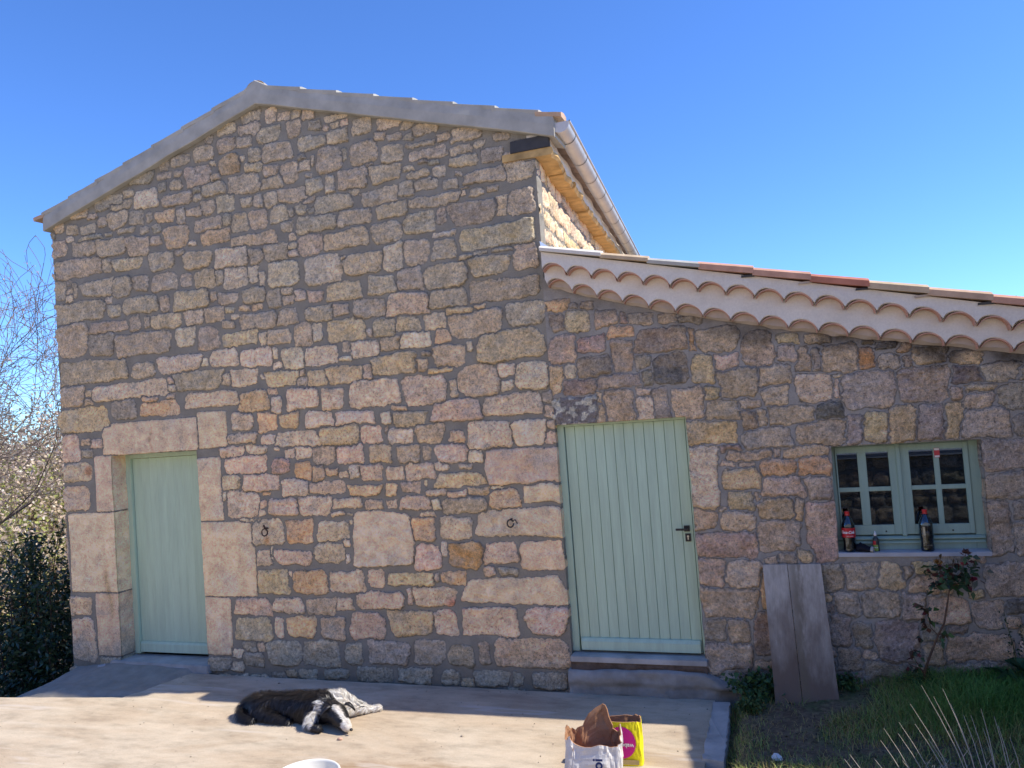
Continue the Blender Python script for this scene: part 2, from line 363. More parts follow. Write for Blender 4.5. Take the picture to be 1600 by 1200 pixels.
STONES_A = '''-4941,5270,114,48n -4650,5333,111,55n -4677,5219,130,63n -4418,5311,64,78w -4275,5267,81,46p -4167,5129,89,84n -4460,5122,128,70n -4961,5121,105,72n
-4751,5113,103,55n -4372,4948,172,85n -4639,4965,74,70n -4504,4894,46,54n -4782,4936,28,31w -4937,4915,124,95B -4658,4834,102,47y -5238,5082,127,80n
-5529,5061,120,57g -5323,4869,157,97n -5569,4928,50,33g -5138,4959,39,24w -4457,4775,100,54n -4251,4724,89,100n -4791,4698,187,94n -4457,4658,127,62y
-5752,4943,92,33g -5606,4827,80,41n -5780,4832,51,49g -6054,4961,167,50g -5995,4750,156,99w -5587,4684,191,65n -5146,4709,145,64n -5049,4830,38,24g
-4241,4497,169,77n -4478,4489,64,77p -4625,4512,65,62n -4756,4518,65,47n -5013,4535,115,87n -5227,4537,78,72n -6496,4797,195,68g -6338,4721,139,50n
-6379,4592,129,101n -6134,4571,95,83g -5956,4552,41,58g -5761,4530,112,65o -5568,4500,60,81n -5397,4515,109,40y -5240,4369,175,64n -4995,4372,48,55g
-4855,4327,94,94n -4638,4325,102,93n -4397,4343,99,85n -4235,4318,45,38g -6596,4599,65,59n -6902,4715,134,43y -7013,4567,79,52n -6789,4551,100,51n
-6774,4454,166,26g -6507,4458,54,17g -6281,4450,106,25n -6049,4424,63,33n -5882,4408,62,41g -5634,4297,151,114o -5152,4227,174,64o -4711,4139,269,55y
-4316,4198,63,46n -5439,4195,49,24w -7220,4396,115,95n -6860,4345,178,77n -6486,4310,194,93n -6134,4269,136,100n -5901,4286,72,49n -4975,3994,190,95w
-4692,3971,74,78n -4451,3977,145,85n -4309,4050,63,38n -5383,4025,177,88y -5835,4070,174,90n -6284,4105,191,67y -6563,4125,65,67n -6955,4151,325,94n
-5307,3821,127,88y -5131,3815,48,71n -4932,3797,151,110w -4723,3794,56,86w -4634,3736,37,70w -4386,3758,171,123w -5819,3853,163,90n -5544,3843,70,65n
-6118,3882,94,83n -6712,3905,219,85n -6374,3881,139,100n -7239,3936,103,104n -7012,3908,34,86n -3935,5122,70,46g -3698,5152,128,30w -3443,5012,100,74n
-3162,4987,130,44w -2800,4865,125,50n -2412,4747,158,64n -2094,4666,73,42g -3975,4960,148,61n -3703,4970,119,60y -3260,4887,57,44n -3114,4852,73,37n
-2987,4820,56,29g -2849,4743,165,22n -3804,4776,137,121n -3637,4799,25,67g -3437,4762,141,111n -3151,4703,113,73n -2786,4643,187,50n
-2468,4607,113,42n -2453,4511,136,49y -2188,4514,96,70g -3995,4787,17,53w -4032,4655,44,23n -3395,4642,41,15n -3230,4531,163,81y -3000,4543,64,29n
-2901,4475,118,36y -2844,4581,39,22g -2736,4548,54,21g -2689,4452,62,50p -2506,4406,30,21n -2270,4344,193,56n -1944,4337,129,76n -2589,4327,76,43n
-3038,4351,88,65n -2829,4368,117,57n -3580,4547,151,97n -3812,4533,43,90w -3987,4547,96,76n -3563,4416,59,30n -3404,4405,83,30g -3303,4328,188,73n
-2757,4203,248,50n -2455,4269,45,7w -2466,4221,23,28w -2353,4209,60,35n -2203,4220,59,28n -1950,4073,129,117n -2133,4061,51,90y -2399,4039,225,98b
-2702,4065,46,78r -2927,4027,158,94n -3190,4185,162,66y -3785,4346,205,75n -4049,4419,79,30n -4153,4336,71,53n -3582,4178,176,74n -3261,3996,155,88n
-3998,4181,218,76n -3691,3991,237,82y -4072,3993,140,91n -2188,3809,344,97y -2693,3891,116,21w -3205,3760,97,124w -2970,3771,119,108n
-2695,3755,123,85n -1942,3608,114,123n -2357,3679,67,14n -2486,3662,60,21n -2148,3678,95,14g -2278,3556,185,83y -3942,3746,199,135w -3514,3742,208,96y
-3727,3824,42,30w -2707,3520,208,106n -3059,3543,127,101n -3346,3521,139,88n -2157,3337,320,90n -2699,3318,184,78n -6976,3679,358,103n
-6498,3642,97,67n -6666,3772,208,25n -6146,3660,230,91n -5833,3633,61,82n -5490,3641,218,96y -5212,3633,39,56n -5051,3597,124,55n -4739,3584,130,78y
-4510,3533,82,85n -4849,3487,66,31o -4699,3485,65,31o -6319,3580,42,25w -6220,3469,84,75n -6062,3469,31,58n -5826,3459,204,73y -5472,3453,109,72w
-5216,3457,126,71n -5030,3476,57,32y -4968,3413,47,24w -5049,3343,67,39n -4711,3338,213,85n -4370,3339,108,76n -6588,3474,260,59n -7106,3383,226,172n
-6686,3298,175,110g -6135,3252,355,115n -5595,3264,120,97w -5310,3235,127,111n -4938,3189,207,70y -4667,3154,46,62w -4483,3158,136,69n
-6834,3031,474,118n -6149,2980,146,74n -5677,3003,281,89w -5365,3000,29,48w -5141,3019,172,87w -4755,2983,195,85w -4530,3008,27,54w -4345,2945,125,99w
-5470,2816,295,96n -5136,2804,57,63n -4918,2801,160,78p -4702,2791,18,23w -4477,2757,190,69y -7146,2783,181,103n -6352,2788,498,83p -5309,2619,330,71p
-4813,2566,167,101o -4567,2502,64,84w -4267,2549,177,106p -5971,2571,246,73o -6086,2686,104,33o -6441,2604,160,108g -6998,2524,346,127y
-6129,2293,622,164L -5317,2317,165,182L -4967,2374,122,86p -4679,2347,110,92o -4424,2354,108,68o -4970,2210,169,47p -4682,2178,82,46w
-4358,2174,240,76p -5101,2092,143,47p -4818,2092,121,46p -4588,2088,36,23w -4447,2034,54,38w -4952,1951,244,85p -4555,1917,100,69r -5142,1788,105,70p
-4787,1773,212,85p -7205,2237,136,154p -6975,2293,67,34n -6973,2165,78,42g -7122,1968,213,94p -6751,2339,66,42w -7152,1697,202,127p
-6720,1836,152,290L -6948,1122,331,415L -6810,369,141,326L -5387,1732,136,310L -5218,1042,315,363L -5386,385,155,278L -5402,21,145,70G
-7360,1113,34,410n -7160,562,157,93p -7151,209,168,227p -5221,1657,31,44w -5009,1569,188,124p -4790,1476,37,25w -4546,1524,159,79p -4204,1527,182,90p
-4725,1665,44,18o -4936,1412,120,19w -4761,1291,198,123p -4383,1296,149,109o -4145,1357,70,30p -4013,1295,165,89p -3844,1545,163,47p -3563,1525,92,47n
-3385,1526,45,40p -3959,1448,68,18p -3823,1439,41,12w -3829,1362,27,18w -4799,1046,88,74p -4702,1070,7,85w -4466,1049,200,66p -4076,1088,159,95p
-3897,1181,41,35p -3887,1033,20,41w -3505,1210,308,243P -4714,819,175,116y -4518,898,14,24w -4305,826,190,108o -3898,821,190,100p -3587,851,79,81p
-4967,585,209,80p -4556,602,173,67p -4196,595,160,77n -3938,621,95,53p -3570,660,243,75p -4794,1748,222,49p -5145,1767,99,44n -4396,1702,150,79p
-4045,1701,187,54p -3653,1657,167,47o -3389,1653,59,52O -4971,366,215,113n -4669,389,48,96w -4424,402,158,102o -4641,144,190,119G -4990,76,117,64g
-4231,157,201,117G -4702,-72,86,32G -4401,-44,102,47G -7167,-194,188,106g -6752,-184,113,43g -6698,-27,226,61G -4085,394,127,101n -3720,425,184,122p
-3274,457,226,112y -2934,463,114,110p -2514,486,257,122p -1996,496,185,119p -3887,168,89,100G -3522,188,206,106G -3118,201,148,104G -2810,189,128,95g
-2587,211,47,94g -2148,225,345,120n -4081,-31,126,46G -3675,-14,191,61G -3266,-5,167,67G -2914,-12,89,59G -2534,-3,164,65G -2295,0,46,57G
-2005,-1,155,70G -2698,1719,228,63y -2108,1811,338,149P -3185,1667,96,50n -3024,1690,16,21w -2928,1608,101,28p -2737,1587,92,28p -2531,1601,97,35o
-2358,1629,59,14w -2292,1531,132,82o -1959,1567,170,74P -3148,1530,159,57p -2936,1502,39,49w -2670,1487,212,70n -3036,1427,71,28p -3094,1293,118,107o
-2775,1294,153,98n -2611,1346,38,28w -2976,1291,16,35w -2177,1329,397,115P -3058,1044,126,113p -2896,1113,31,56w -2702,1055,167,111B
-2365,1073,154,89p -1992,1049,191,121P -3248,846,224,57y -2984,867,23,35n -2823,860,123,56o -2550,874,119,55y -2311,909,88,34g -2268,752,471,109P
-3023,691,203,85p -3266,689,24,71w -3743,3510,187,89y -3374,3480,148,59n -3094,3314,207,101p -3486,3315,165,88n -3788,3342,85,52n -4024,3331,148,75n
-2691,3317,177,78n -2591,3199,129,28O -2391,3226,52,21o -1982,3103,172,109n -2452,3063,247,119n -4204,3153,106,106n -4062,3161,70,83w
-3736,3149,203,104y -3510,3096,41,44w -3351,3124,114,87n -3106,3141,112,72y -2829,3133,117,78w -3037,2989,143,72w -3297,2971,97,58n -2769,2984,77,64o
-2143,2850,312,130y -3555,2953,141,73w -3754,2987,42,45n -4027,2938,174,90w -3754,2875,68,22w -3272,2786,235,94y -2935,2857,63,21g -2991,2747,63,64y
-2706,2806,153,92n -2516,2880,30,42w -2823,2689,124,21O -4085,2731,96,75y -3792,2729,195,82y -3536,2744,58,73n -2466,2573,194,132n -2201,2510,58,48w
-1980,2574,143,115p -3488,2541,255,124p -2986,2524,212,128p -2704,2516,38,84n -3936,2516,120,97p -3260,2378,81,22y -3042,2391,103,21w
-2698,2324,229,91p -2174,2342,276,89p -4342,2356,62,61y -4097,2340,148,75w -3712,2329,202,59w -3387,2307,57,58p -3147,2284,167,65n -3885,2176,213,89y
-3555,2164,99,80p -3396,2191,24,29n -3262,2132,129,65p -2959,2135,141,85n -2706,2092,69,56o -2398,2095,207,117p -2025,2086,150,102P -4356,2182,116,68p
-4160,2185,44,68w -4295,2034,97,60p -4060,1999,121,82n -3786,1993,135,88p -3469,1984,115,80y -3178,1961,112,86n -2995,1966,39,57n -2756,1947,153,77p
-2537,1914,68,56w -4308,1860,97,83o -4142,1838,70,67o -3985,1846,69,37o -3755,1829,59,59p -3581,1821,116,73n -3336,1796,97,58p -3079,1806,142,78p
-2864,1839,70,35w -2634,1828,68,21w'''
STONES_B = '''-1702,3132,90,47o -1556,3116,41,20b -1454,3104,61,33o -1712,2991,49,67g -1546,2993,89,87y -1301,2986,87,66n -1156,2964,20,46r -1019,2949,91,45p
-807,2932,70,38o -627,2899,87,25y -1682,2764,111,114R -1439,2788,115,66R -1191,2856,99,39o -854,2769,203,90b -621,2739,19,82o -425,2725,152,88n
-1180,2663,85,124n -1008,2595,52,71g -809,2526,126,122d -553,2503,92,120y -365,2549,78,56p -315,2651,60,37n -132,2621,112,136n 94,2673,74,37y
85,2557,74,67v -1757,2515,56,114O -1626,2578,55,53w -1427,2593,141,86g -1569,2445,137,60b -1223,2463,178,52v -991,2477,39,84g -296,2368,137,106n
-20,2413,122,73n -28,2241,93,73p -1642,2230,206,120k -1399,2332,27,40y -1389,2206,33,85y -1239,2254,125,144n -1027,2356,52,26p -1039,2208,65,97w
-901,2243,57,128v -693,2234,112,120p -501,2302,49,50y -427,2171,121,75n -214,2193,77,37n -236,2070,53,74b -140,2089,29,61n 23,2084,121,55n
-540,1996,196,94O -124,1933,175,80v -384,1874,90,31r -259,1805,172,43p 18,1809,80,36n -424,1751,48,19w -280,1744,59,19n -622,1653,117,239w
-329,1621,131,84y -50,1699,123,65o 200,1694,114,71o 143,1819,169,39y -153,1809,62,39p -52,1817,25,39p -44,1555,154,78p 223,1533,90,90v
1443,1511,135,83v 1382,1220,68,185v 1547,1335,66,65g 1530,1134,66,124v 112,2677,91,43o 304,2652,78,36y 74,2558,63,55v 195,2504,51,97n 280,2496,34,84g
436,2494,121,107n 632,2470,54,89B 790,2438,74,58v 899,2416,26,46g 1048,2455,97,63y 642,2594,43,12y 774,2569,79,23d 893,2534,42,35o 1265,2429,100,46y
1260,2303,95,57d 1478,2301,102,62v 1641,2276,52,50g 256,2280,118,108p 409,2358,28,18w 401,2268,17,72w 611,2240,172,130v 978,2251,160,121V
1194,2177,40,40n 1346,2205,89,23n 1319,2116,89,57v 1565,2125,115,84v 64,2099,160,73n 338,2111,89,66d 267,1947,168,90n -17,1946,92,73p 503,1962,44,107v
649,1959,70,112y 826,1977,84,128y 1009,1983,87,132V 1152,1985,55,120y 1359,1954,143,101v 1587,1922,77,72g 1487,1727,160,106v -412,1520,54,25p
-346,1455,101,74y -218,1482,24,43n -44,1555,156,73v 211,1528,101,78v -630,1313,86,75y -495,1397,42,12p -383,1301,126,80p -103,1392,122,79y
68,1369,28,85y -478,1117,229,93R -87,1179,156,109R 124,1151,34,72o 225,1215,95,233R 86,1031,51,36y -30,1008,63,36g -615,900,98,112p -363,887,143,99p
-223,771,29,153o -502,664,205,111n -613,464,85,87g -457,455,84,99n -530,237,175,117v -245,435,82,158b 258,869,78,101g 461,875,114,94v 660,875,74,93y
763,909,26,46g 886,944,83,46y 864,812,104,63n 351,667,75,95v 576,669,116,93v 787,654,79,101v 1006,629,126,91p 1253,606,91,99v 1437,662,73,53d
1402,560,47,40n 287,472,88,109v 433,438,69,89g 668,402,144,148V 331,261,88,104V 907,463,82,64g 1052,490,61,41g 899,313,70,78y 1184,372,211,99n
1121,226,128,54v 581,163,153,79g 1394,853,148,111v 407,545,105,19y 919,209,49,27g 257,70,146,66g 1402,211,116,62g'''
def grid_wall(name, xs, zs, topf, h0, zmax, opens, stones, mat, parent, ends=(0, 0), seed=3, rough=1., botf=None, mapf=None, joint=.006, edit=None):
    """relief wall in the plane y=0 facing -y; opens = (x0,x1,z0,z1,depth); ends = depth of the returns left/right"""
    X, Z = np.meshgrid(xs, zs)
    Z = np.where(Z > h0, h0+(Z-h0)*(topf(X)-h0)/(zmax-h0), Z)
    h, col, m, dress = relief(X, Z, stones, joint, seed, rough)
    gr = np.zeros_like(X)
    if edit: col, h, gr = edit(X, Z, col, h, m)
    PX = X.copy()
    for side, e in ((0, ends[0]), (1, ends[1])):
        if e:
            x0 = xs[0] if side == 0 else xs[-1]; f = np.exp(-np.abs(X-x0)/.04)
            ed = h[:, [0 if side == 0 else -1]]
            PX += f*(.022-ed)*(1.2 if side == 0 else -.12)*np.ones_like(X)
    for (a, b, c, d, dep) in opens:      # uneven arrises round the openings
        for x0, sg in ((a, -1), (b, 1)):
            f = np.exp(-np.abs(X-x0)/.02)*((Z > c-.02) & (Z < d+.02)); PX += f*sg*(vn(Z*9, Z*0+x0, 5)-.5)*.012
    V = np.stack([PX, -h, Z], -1); nz, nx = X.shape
    id_ = np.arange(nz*nx).reshape(nz, nx)
    cx = (X[:-1, :-1]+X[1:, 1:])/2; cz = (zs[:-1]+zs[1:])[:, None]/2*np.ones_like(cx)
    keep = np.ones_like(cx, bool)
    for (a, b, c, d, dep) in opens: keep &= ~((cx > a) & (cx < b) & (cz > c) & (cz < d))
    Q = np.stack([id_[:-1, :-1], id_[:-1, 1:], id_[1:, 1:], id_[1:, :-1]], -1)[keep]
    Vs = [V.reshape(-1, 3)]; Cs = [col.reshape(-1, 3)]; Ms = [m.ravel()]; Gs = [gr.ravel()]; Es = [dress.ravel()]; Qs = [Q]; n = len(Vs[0])
    def ret(ids, depth, ax, flip, k=14):
        nonlocal n
        ids = np.asarray(ids); b = Vs[0][ids]; prev = ids
        for s in range(1, k+1):
            p = b.copy(); p[:, 1] = b[:, 1]+(depth-b[:, 1])*s/k
            p[:, ax] += (fbm(b[:, 2 if ax == 0 else 0]*14, p[:, 1]*14, 3, 9)-.5)*.014
            new = np.arange(n, n+len(ids)); n += len(ids)
            Vs.append(p); Cs.append(Cs[0][ids]); Ms.append(np.clip(Ms[0][ids], -.02, .03)); Gs.append(Gs[0][ids]); Es.append(Es[0][ids])
            q = np.stack([prev[:-1], prev[1:], new[1:], new[:-1]], -1)
            Qs.append(q[:, ::-1] if flip else q); prev = new
    for (a, b, c, d, dep) in opens:
        ja, jb = np.argmin(abs(xs-a)), np.argmin(abs(xs-b)); ic, i_d = np.argmin(abs(zs-c)), np.argmin(abs(zs-d))
        if a > xs[0]+.001: ret(id_[ic:i_d+1, ja], dep, 0, False)
        if b < xs[-1]-.001: ret(id_[ic:i_d+1, jb], dep, 0, True)
        ret(id_[i_d, ja:jb+1], dep, 2, True)
        if c > zs[0]+.001: ret(id_[ic, ja:jb+1], dep, 2, False)
    if ends[0]: ret(id_[:, 0], ends[0], 0, True, 5)
    if ends[1]: ret(id_[:, -1], ends[1], 0, False)
    V = np.concatenate(Vs); 
    if mapf: V = mapf(V)
    return fastmesh(name, V, np.concatenate(Qs), {'stone': np.concatenate(Cs), 'inset': np.concatenate(Ms), 'grime': np.concatenate(Gs), 'dress': np.concatenate(Es)}, mat, parent)

XL, XR, XP = -7.33, -1.80, -4.55           # main house: left corner, right corner, ridge
zb = lambda x: 5.43-.297*np.abs(x-XP)     # underside of the verge band
D1 = (-6.640, -5.530, -.02, 2.125); D2 = (XR, -.715, .225, 2.135); W1 = (.325, 1.312, 1.03, 1.838)

# ------------------------------------------------------------------ main house
house = thing('stone_house', 'tall gabled rubble stone house with grey mortar joints and a low left door', 'house', (-4.55, 0, -.06))
st = parse(STONES_A, np.random.default_rng(4))
for s in st:
    if s['k'] == 'L' and abs(s['cx']+s['hw']-D1[0]) < .05: s['cx'] += .022; s['hw'] += .022
    if s['k'] == 'L' and abs(s['cx']-s['hw']-D1[1]) < .05: s['cx'] -= .012; s['hw'] += .012
st += chips(st, XL, XR, -.3, 5.5, zb, [(*D1, 0)], np.random.default_rng(3), 130, .027)
def stain_and_shade(X, Z, col, h, m):
    f = np.clip(1-np.abs(X+6.76+.03*np.sin(Z*9))/.055, 0, 1)*np.clip(np.minimum((Z-.25)*3, (1.05-Z)*6), 0, 1)
    f = f[..., None]*.75; col = col*(1-f)+f*np.array([.34, .235, .12])
    f = (np.clip(1-np.abs(X+6.10-.02*np.sin(Z*30))/.03, 0, 1)*((Z > 2.14) & (Z < 2.40)))[..., None]*.5; col = col*(1-f)+f*np.array([.34, .20, .12])
    f = (np.clip(1-np.hypot(X+4.75, (Z-1.22)*.6)/.045, 0, 1)*(Z < 1.27))[..., None]*.8; col = col*(1-f)+f*np.array([.38, .18, .07])
    f = (np.clip(1-np.hypot((X+6.96)/.06, (Z-1.98)/.07), 0, 1)*1.5).clip(0, .7)[..., None]; col = col*(1-f)+f*np.array([.30, .12, .07])
    f = (np.clip(1.2-np.hypot((X+2.83)/.10, (Z-.62)/.08), 0, .8)*(X > -2.93))[..., None]; col = col*(1-f)+f*np.array([.42, .15, .10])
    # mossy grey foot of the left jamb, splash zone and upward greying, part weathering, part painted loss of bounce light
    f = np.clip((.16-Z+fbm(X*5, Z*5, 3, 3)*.18)*5, 0, 1)[..., None]*.5; col = col*(1-f)+f*np.array([.24, .25, .245])*(.5+col.mean(-1, keepdims=True)*1.6)
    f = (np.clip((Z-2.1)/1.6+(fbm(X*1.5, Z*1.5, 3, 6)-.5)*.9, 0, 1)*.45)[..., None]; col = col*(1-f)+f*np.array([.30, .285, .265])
    g = np.clip((.30-Z+(fbm(X*3, Z*3, 3, 8)-.5)*.35)*2.4, 0, 1)*.95
    return col, h, g
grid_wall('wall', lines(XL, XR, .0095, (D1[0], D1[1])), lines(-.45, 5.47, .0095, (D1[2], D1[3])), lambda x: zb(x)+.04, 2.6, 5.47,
          [(*D1, .30)], st, m_wall, house, (.45, .14), 3, edit=stain_and_shade)
# side wall on the right, splayed a few degrees; seen only above the annex roof
r_ = np.random.default_rng(11)
sst = courses(0, 7.2, 3.0, 4.6, r_, 'ppwynwP', .13, .26)
grid_wall('side_wall', lines(.004, 7.2, .02), lines(2.6, 4.52, .016), lambda x: 4.52+0*x, 9, 10, [], sst, m_wall, house, seed=8, rough=1.5,
          mapf=lambda V: np.stack([XR-.022-.075*V[:, 0]-V[:, 1]*1.1, V[:, 0], V[:, 2]], -1))
o = MB(); o.box(XR-.25, XR-.06, .1, 7.2, -.4, 2.7); o.build('side_wall_base', m_cement, house)
lst = courses(0, 7.2, -.6, 4.6, r_, 'npgyno', .14, .3)
grid_wall('side_wall', lines(.02, 7.2, .04), lines(-1.6, 4.6, .035), lambda x: 4.6+0*x, 9, 10, [], lst, m_wall, house, seed=9,
          mapf=lambda V: np.stack([XL+.02+V[:, 1], V[:, 0], V[:, 2]], -1)).data.flip_normals()
o = MB(); o.add([(XL, 7.2, -1.6), (XR-.55, 7.2, -1.6), (XR-.55, 7.2, 4.6), (XP, 7.2, 5.45), (XL, 7.2, 4.6)], [(0, 1, 2, 3, 4)]); o.build('back_wall', m_cement, house)

# verge: cement band with a stepped top that follows the tiles
rows = []
xs = np.concatenate([np.arange(-7.36, XP, .03), [XP], np.arange(XP+.02, -1.60, .03), [-1.60]])
PITCH = .385
for x in xs:
    u = abs(x-XP); saw = ((u/PITCH) % 1.0)
    b = zb(x)+(vn(x*3, 0, 3)-.5)*.014
    ztop = zb(x)+.185+(saw-.5)*.022*(1 if u > .15 else 0)+max(0, .06-u*.30)*.9
    yf = -.07+(fbm(x*2.5, .3, 3, 4)-.5)*.016
    rows.append([(x, .28, b), (x, .02, b), (x, yf+.006, b), (x, yf, b+.006), (x, yf+(vn(x*4, 2, 5)-.5)*.008, b+.10), (x, yf+.01, ztop-.008), (x, yf+.022, ztop), (x, .28, ztop+.01)])
V, F = strip(rows, True); n = len(rows[0]); F += [tuple(range(n)), tuple(range(len(V)-n, len(V)))[::-1]]
mesh('verge_band', V, F, m_cement, house)
# verge tiles: the outermost course, lips showing above the band
for sgn in (-1, 1):
    for k in range(8):
        u0 = .10+k*PITCH; u1 = u0+PITCH+.03
        if u1 > (2.95 if sgn < 0 else 3.02): u1 = 2.95 if sgn < 0 else 3.02
        if u0 > u1-.05: continue
        mb = MB(); rr = []
        for t in np.linspace(0, 1, 5):
            u = u0+(u1-u0)*t; x = XP+sgn*u; z = 5.43-.297*u+.187+.020*t-.008
            y0 = -.060+random.uniform(-.004, .004)
            rr.append([(x, y0, z-.026), (x, y0-.004, z+.010), (x, y0+.03, z+.022), (x, y0+.10, z+.034), (x, y0+.17, z+.022), (x, y0+.17, z-.026)])
        V, F = strip(rr, True); F += [tuple(range(6)), tuple(range(len(V)-6, len(V)))[::-1]]
        mesh('verge_tile', V, F, m_tiles[3] if k == 7 else m_cement, house)
# tiled slopes: rows of barrel tiles as one surface
def barrel_roof(name, fx, u0, u1, y0, y1, parent, skew=0, phase=0):
    us = np.arange(u0, u1+.001, .0321); ys = np.arange(y0, y1, .0258)
    U, Y = np.meshgrid(us, ys); saw = (U/PITCH) % 1
    c = np.cos(2*np.pi*(Y/.2065+phase)); hgt = np.sign(c)*np.abs(c)**.7*.038+saw*.020
    X, Z = fx(U, Y); Z = Z+hgt+(vn(np.floor(Y/.103), np.floor(U/PITCH), 3)-.5)*.008
    V = np.stack([X-skew*(Y-y0), Y, Z], -1).reshape(-1, 3); n1, n2 = U.shape; i = np.arange(n1*n2).reshape(n1, n2)
    return fastmesh(name, V, np.stack([i[:-1, :-1], i[:-1, 1:], i[1:, 1:], i[1:, :-1]], -1).reshape(-1, 4), {}, m_roof, parent)
barrel_roof('roof', lambda U, Y: (XP-U, 5.595-.297*U), 0, 2.95, .08, 7.3, house)
barrel_roof('roof', lambda U, Y: (XP+U-.075*Y*U/3, 5.595-.297*U), 0, 2.97, .08, 7.3, house, .0)
rr = []
for y in np.arange(-.04, 7.3, .13):
    s_ = (y/.4) % 1*.012
    rr.append([(XP+math.cos(a)*(.095+s_), y, 5.60+math.sin(a)*(.055+s_)) for a in np.linspace(0, math.pi, 9)])
V, F = strip(rr); F.append(tuple(range(9))); mesh('ridge_tiles', V, F, m_tiles[2], house, True)
# cornice slabs under the right eave
def sk(x, y): return x-.075*max(0, y)
y = -.022; rc = random.Random(5)
for k in range(13):
    L_ = rc.uniform(.38, .72); y1 = y+L_-.012; bm_ = MB(); n = 7; rows = []
    th = rc.uniform(.045, .07); zz = 4.475+rc.uniform(-.012, .012); ov = rc.uniform(.0, .03)
    if k == 0: zz = 4.485; th = .062
    for q in range(n):
        yy = y+(y1-y)*q/(n-1); xe = sk(-1.655, yy)+ov*.6+rc.uniform(-.013, .013)
        xi = -2.09 if k == 0 and q < 2 else sk(-1.83, yy)
        if k == 0 and q >= 2: xi = sk(-1.86, yy)
        rows.append([(xi, yy, zz-th), (xe-.02, yy, zz-th-rc.uniform(-.004, .004)), (xe, yy, zz-th*.6), (xe-.006, yy, zz-.01), (xe-.02, yy, zz), (xi, yy, zz)])
    V, F = strip(rows, True); F += [tuple(range(6)), tuple(range(len(V)-6, len(V)))[::-1]]
    mesh('cornice_slab', V, F, m_slate, house); y += L_
    if y > 7: break
o = MB(); rows = []
for y in np.linspace(-.012, 7.2, 60):
    rows.append([(sk(-1.86, y), y, 4.47), (sk(-1.675, y), y, 4.478), (sk(-1.670, y)+.01*math.sin(y*9), y, 4.60), (sk(-1.86, y), y, 4.62)])
V, F = strip(rows, True); F += [(0, 1, 2, 3)]; mesh('eave_mortar', V, F, m_plaster, house)
o = MB(); o.box(-2.01, -1.662, -.030, .02, 4.487, zb(-1.66)+.02, .004); o.build('mortar_patch', m_cement_dark, house, bevel=.004)
# half-round gutter with end cap and joint rings
gx = lambda y: -1.555-.075*max(0, y)
rows = []; rows2 = []
ang = np.linspace(math.pi, 2*math.pi, 13)
for y in np.linspace(-.03, 7.3, 24):
    z = 4.665-.006*y
    rows.append([(gx(y)+.078*math.cos(a), y, z+.078*math.sin(a)) for a in ang]+[(gx(y)+.083+.008*math.cos(a), y, z+.006+.008*math.sin(a)) for a in (math.pi*1.5, 0, math.pi/2, math.pi)]
                +[(gx(y)+.072*math.cos(a), y, z+.002+.072*math.sin(a)) for a in ang[::-1]])
V, F = strip(rows, True); gut = mesh('gutter', V, F, m_zinc, house, True)
mb = MB(); V = [(gx(0)+.081*math.cos(a), -.032, 4.665+.081*math.sin(a)) for a in ang]+[(gx(0)+.081, -.032, 4.672), (gx(0)-.081, -.032, 4.672)]
mb.add(V+[(a, b+.006, c) for a, b, c in V], [tuple(range(len(V)))[::-1], tuple(range(len(V), 2*len(V)))]+[(i, (i+1) % len(V), len(V)+(i+1) % len(V), len(V)+i) for i in range(len(V))])
mb.build('end_cap', m_zinc, gut)
for k in range(11):
    y = .28+k*.62; z = 4.665-.006*y; mb = MB()
    V, F = strip([[(gx(y)+(.0815)*math.cos(a), y+dy, z+.0815*math.sin(a)) for a in ang] for dy in (-.006, .006)]); mb.add(V, F)
    mb.build('joint_ring', m_iron, gut)
# grey flashing where the annex roof meets the corner
mb = MB(); V, F = strip([[(XR+.03, y, 3.62+.05-.0*y), (XR+.045, y, 3.54), (XR+.16, y, 3.515)] for y in (-.16, .2, 1., 5.0)]); mb.add(V, F)
mb.build('flashing', m_flash, house)
# left door, deep in its dressed stone surround
def planks(name, x0, x1, z0, z1, y, n, m, parent, gap=.0035, dep=.007):
    rows = [[], []]; w_ = (x1-x0)/n
    P = []
    for k in range(n):
        a = x0+k*w_; b = a+w_
        P += [(a, y+(dep if k else 0)), (a+gap, y), (b-gap, y), (b, y+(dep if k < n-1 else 0))]
    V, F = strip([[(px, py, z0) for px, py in P], [(px, py, z1) for px, py in P]])
    mb = MB(); mb.add(V, F); mb.box(x0, x1, y+dep+.002, y+.04, z0, z1); return mb.build(name, m, parent)
dz = .022
door = MB(); y = .205
for a in ((-6.66, -6.575, y-.03, y+.06, dz, 2.14), (-5.60, -5.51, y-.03, y+.06, dz, 2.14), (-6.575, -5.60, y-.03, y+.06, 2.075, 2.14)): door.box(*a)
df = door.build('door_frame', m_green, house, bevel=.004)
leaf = planks('door', -6.570, -5.605, .035, 2.07, y, 9, m_green, house, .0012, .0016)
mb = MB(); V, F = strip([[(x, y-.002, .150), (x, y-.020, .148), (x, y-.034, .128), (x, y-.036, .045), (x, y-.002, .045)] for x in (-6.56, -5.61)], True); mb.add(V, F+[(0, 1, 2, 3, 4), (9, 8, 7, 6, 5)])
mb.build('weather_board', m_green, leaf)
mb = MB(); mb.box(-5.628, -5.610, y-.004, y+.002, 1.085, 1.10); mb.build('keyhole', m_hole, leaf)
mb = MB(); mb.box(-6.74, -5.50, -.07, .23, -.075, .012, .006); mb.build('doorstep', m_step, house, bevel=.006)
mb = MB(); mb.box(-6.85, -6.55, -.10, .02, -.11, -.03, .015); mb.build('loose_tile', m_sill, house)
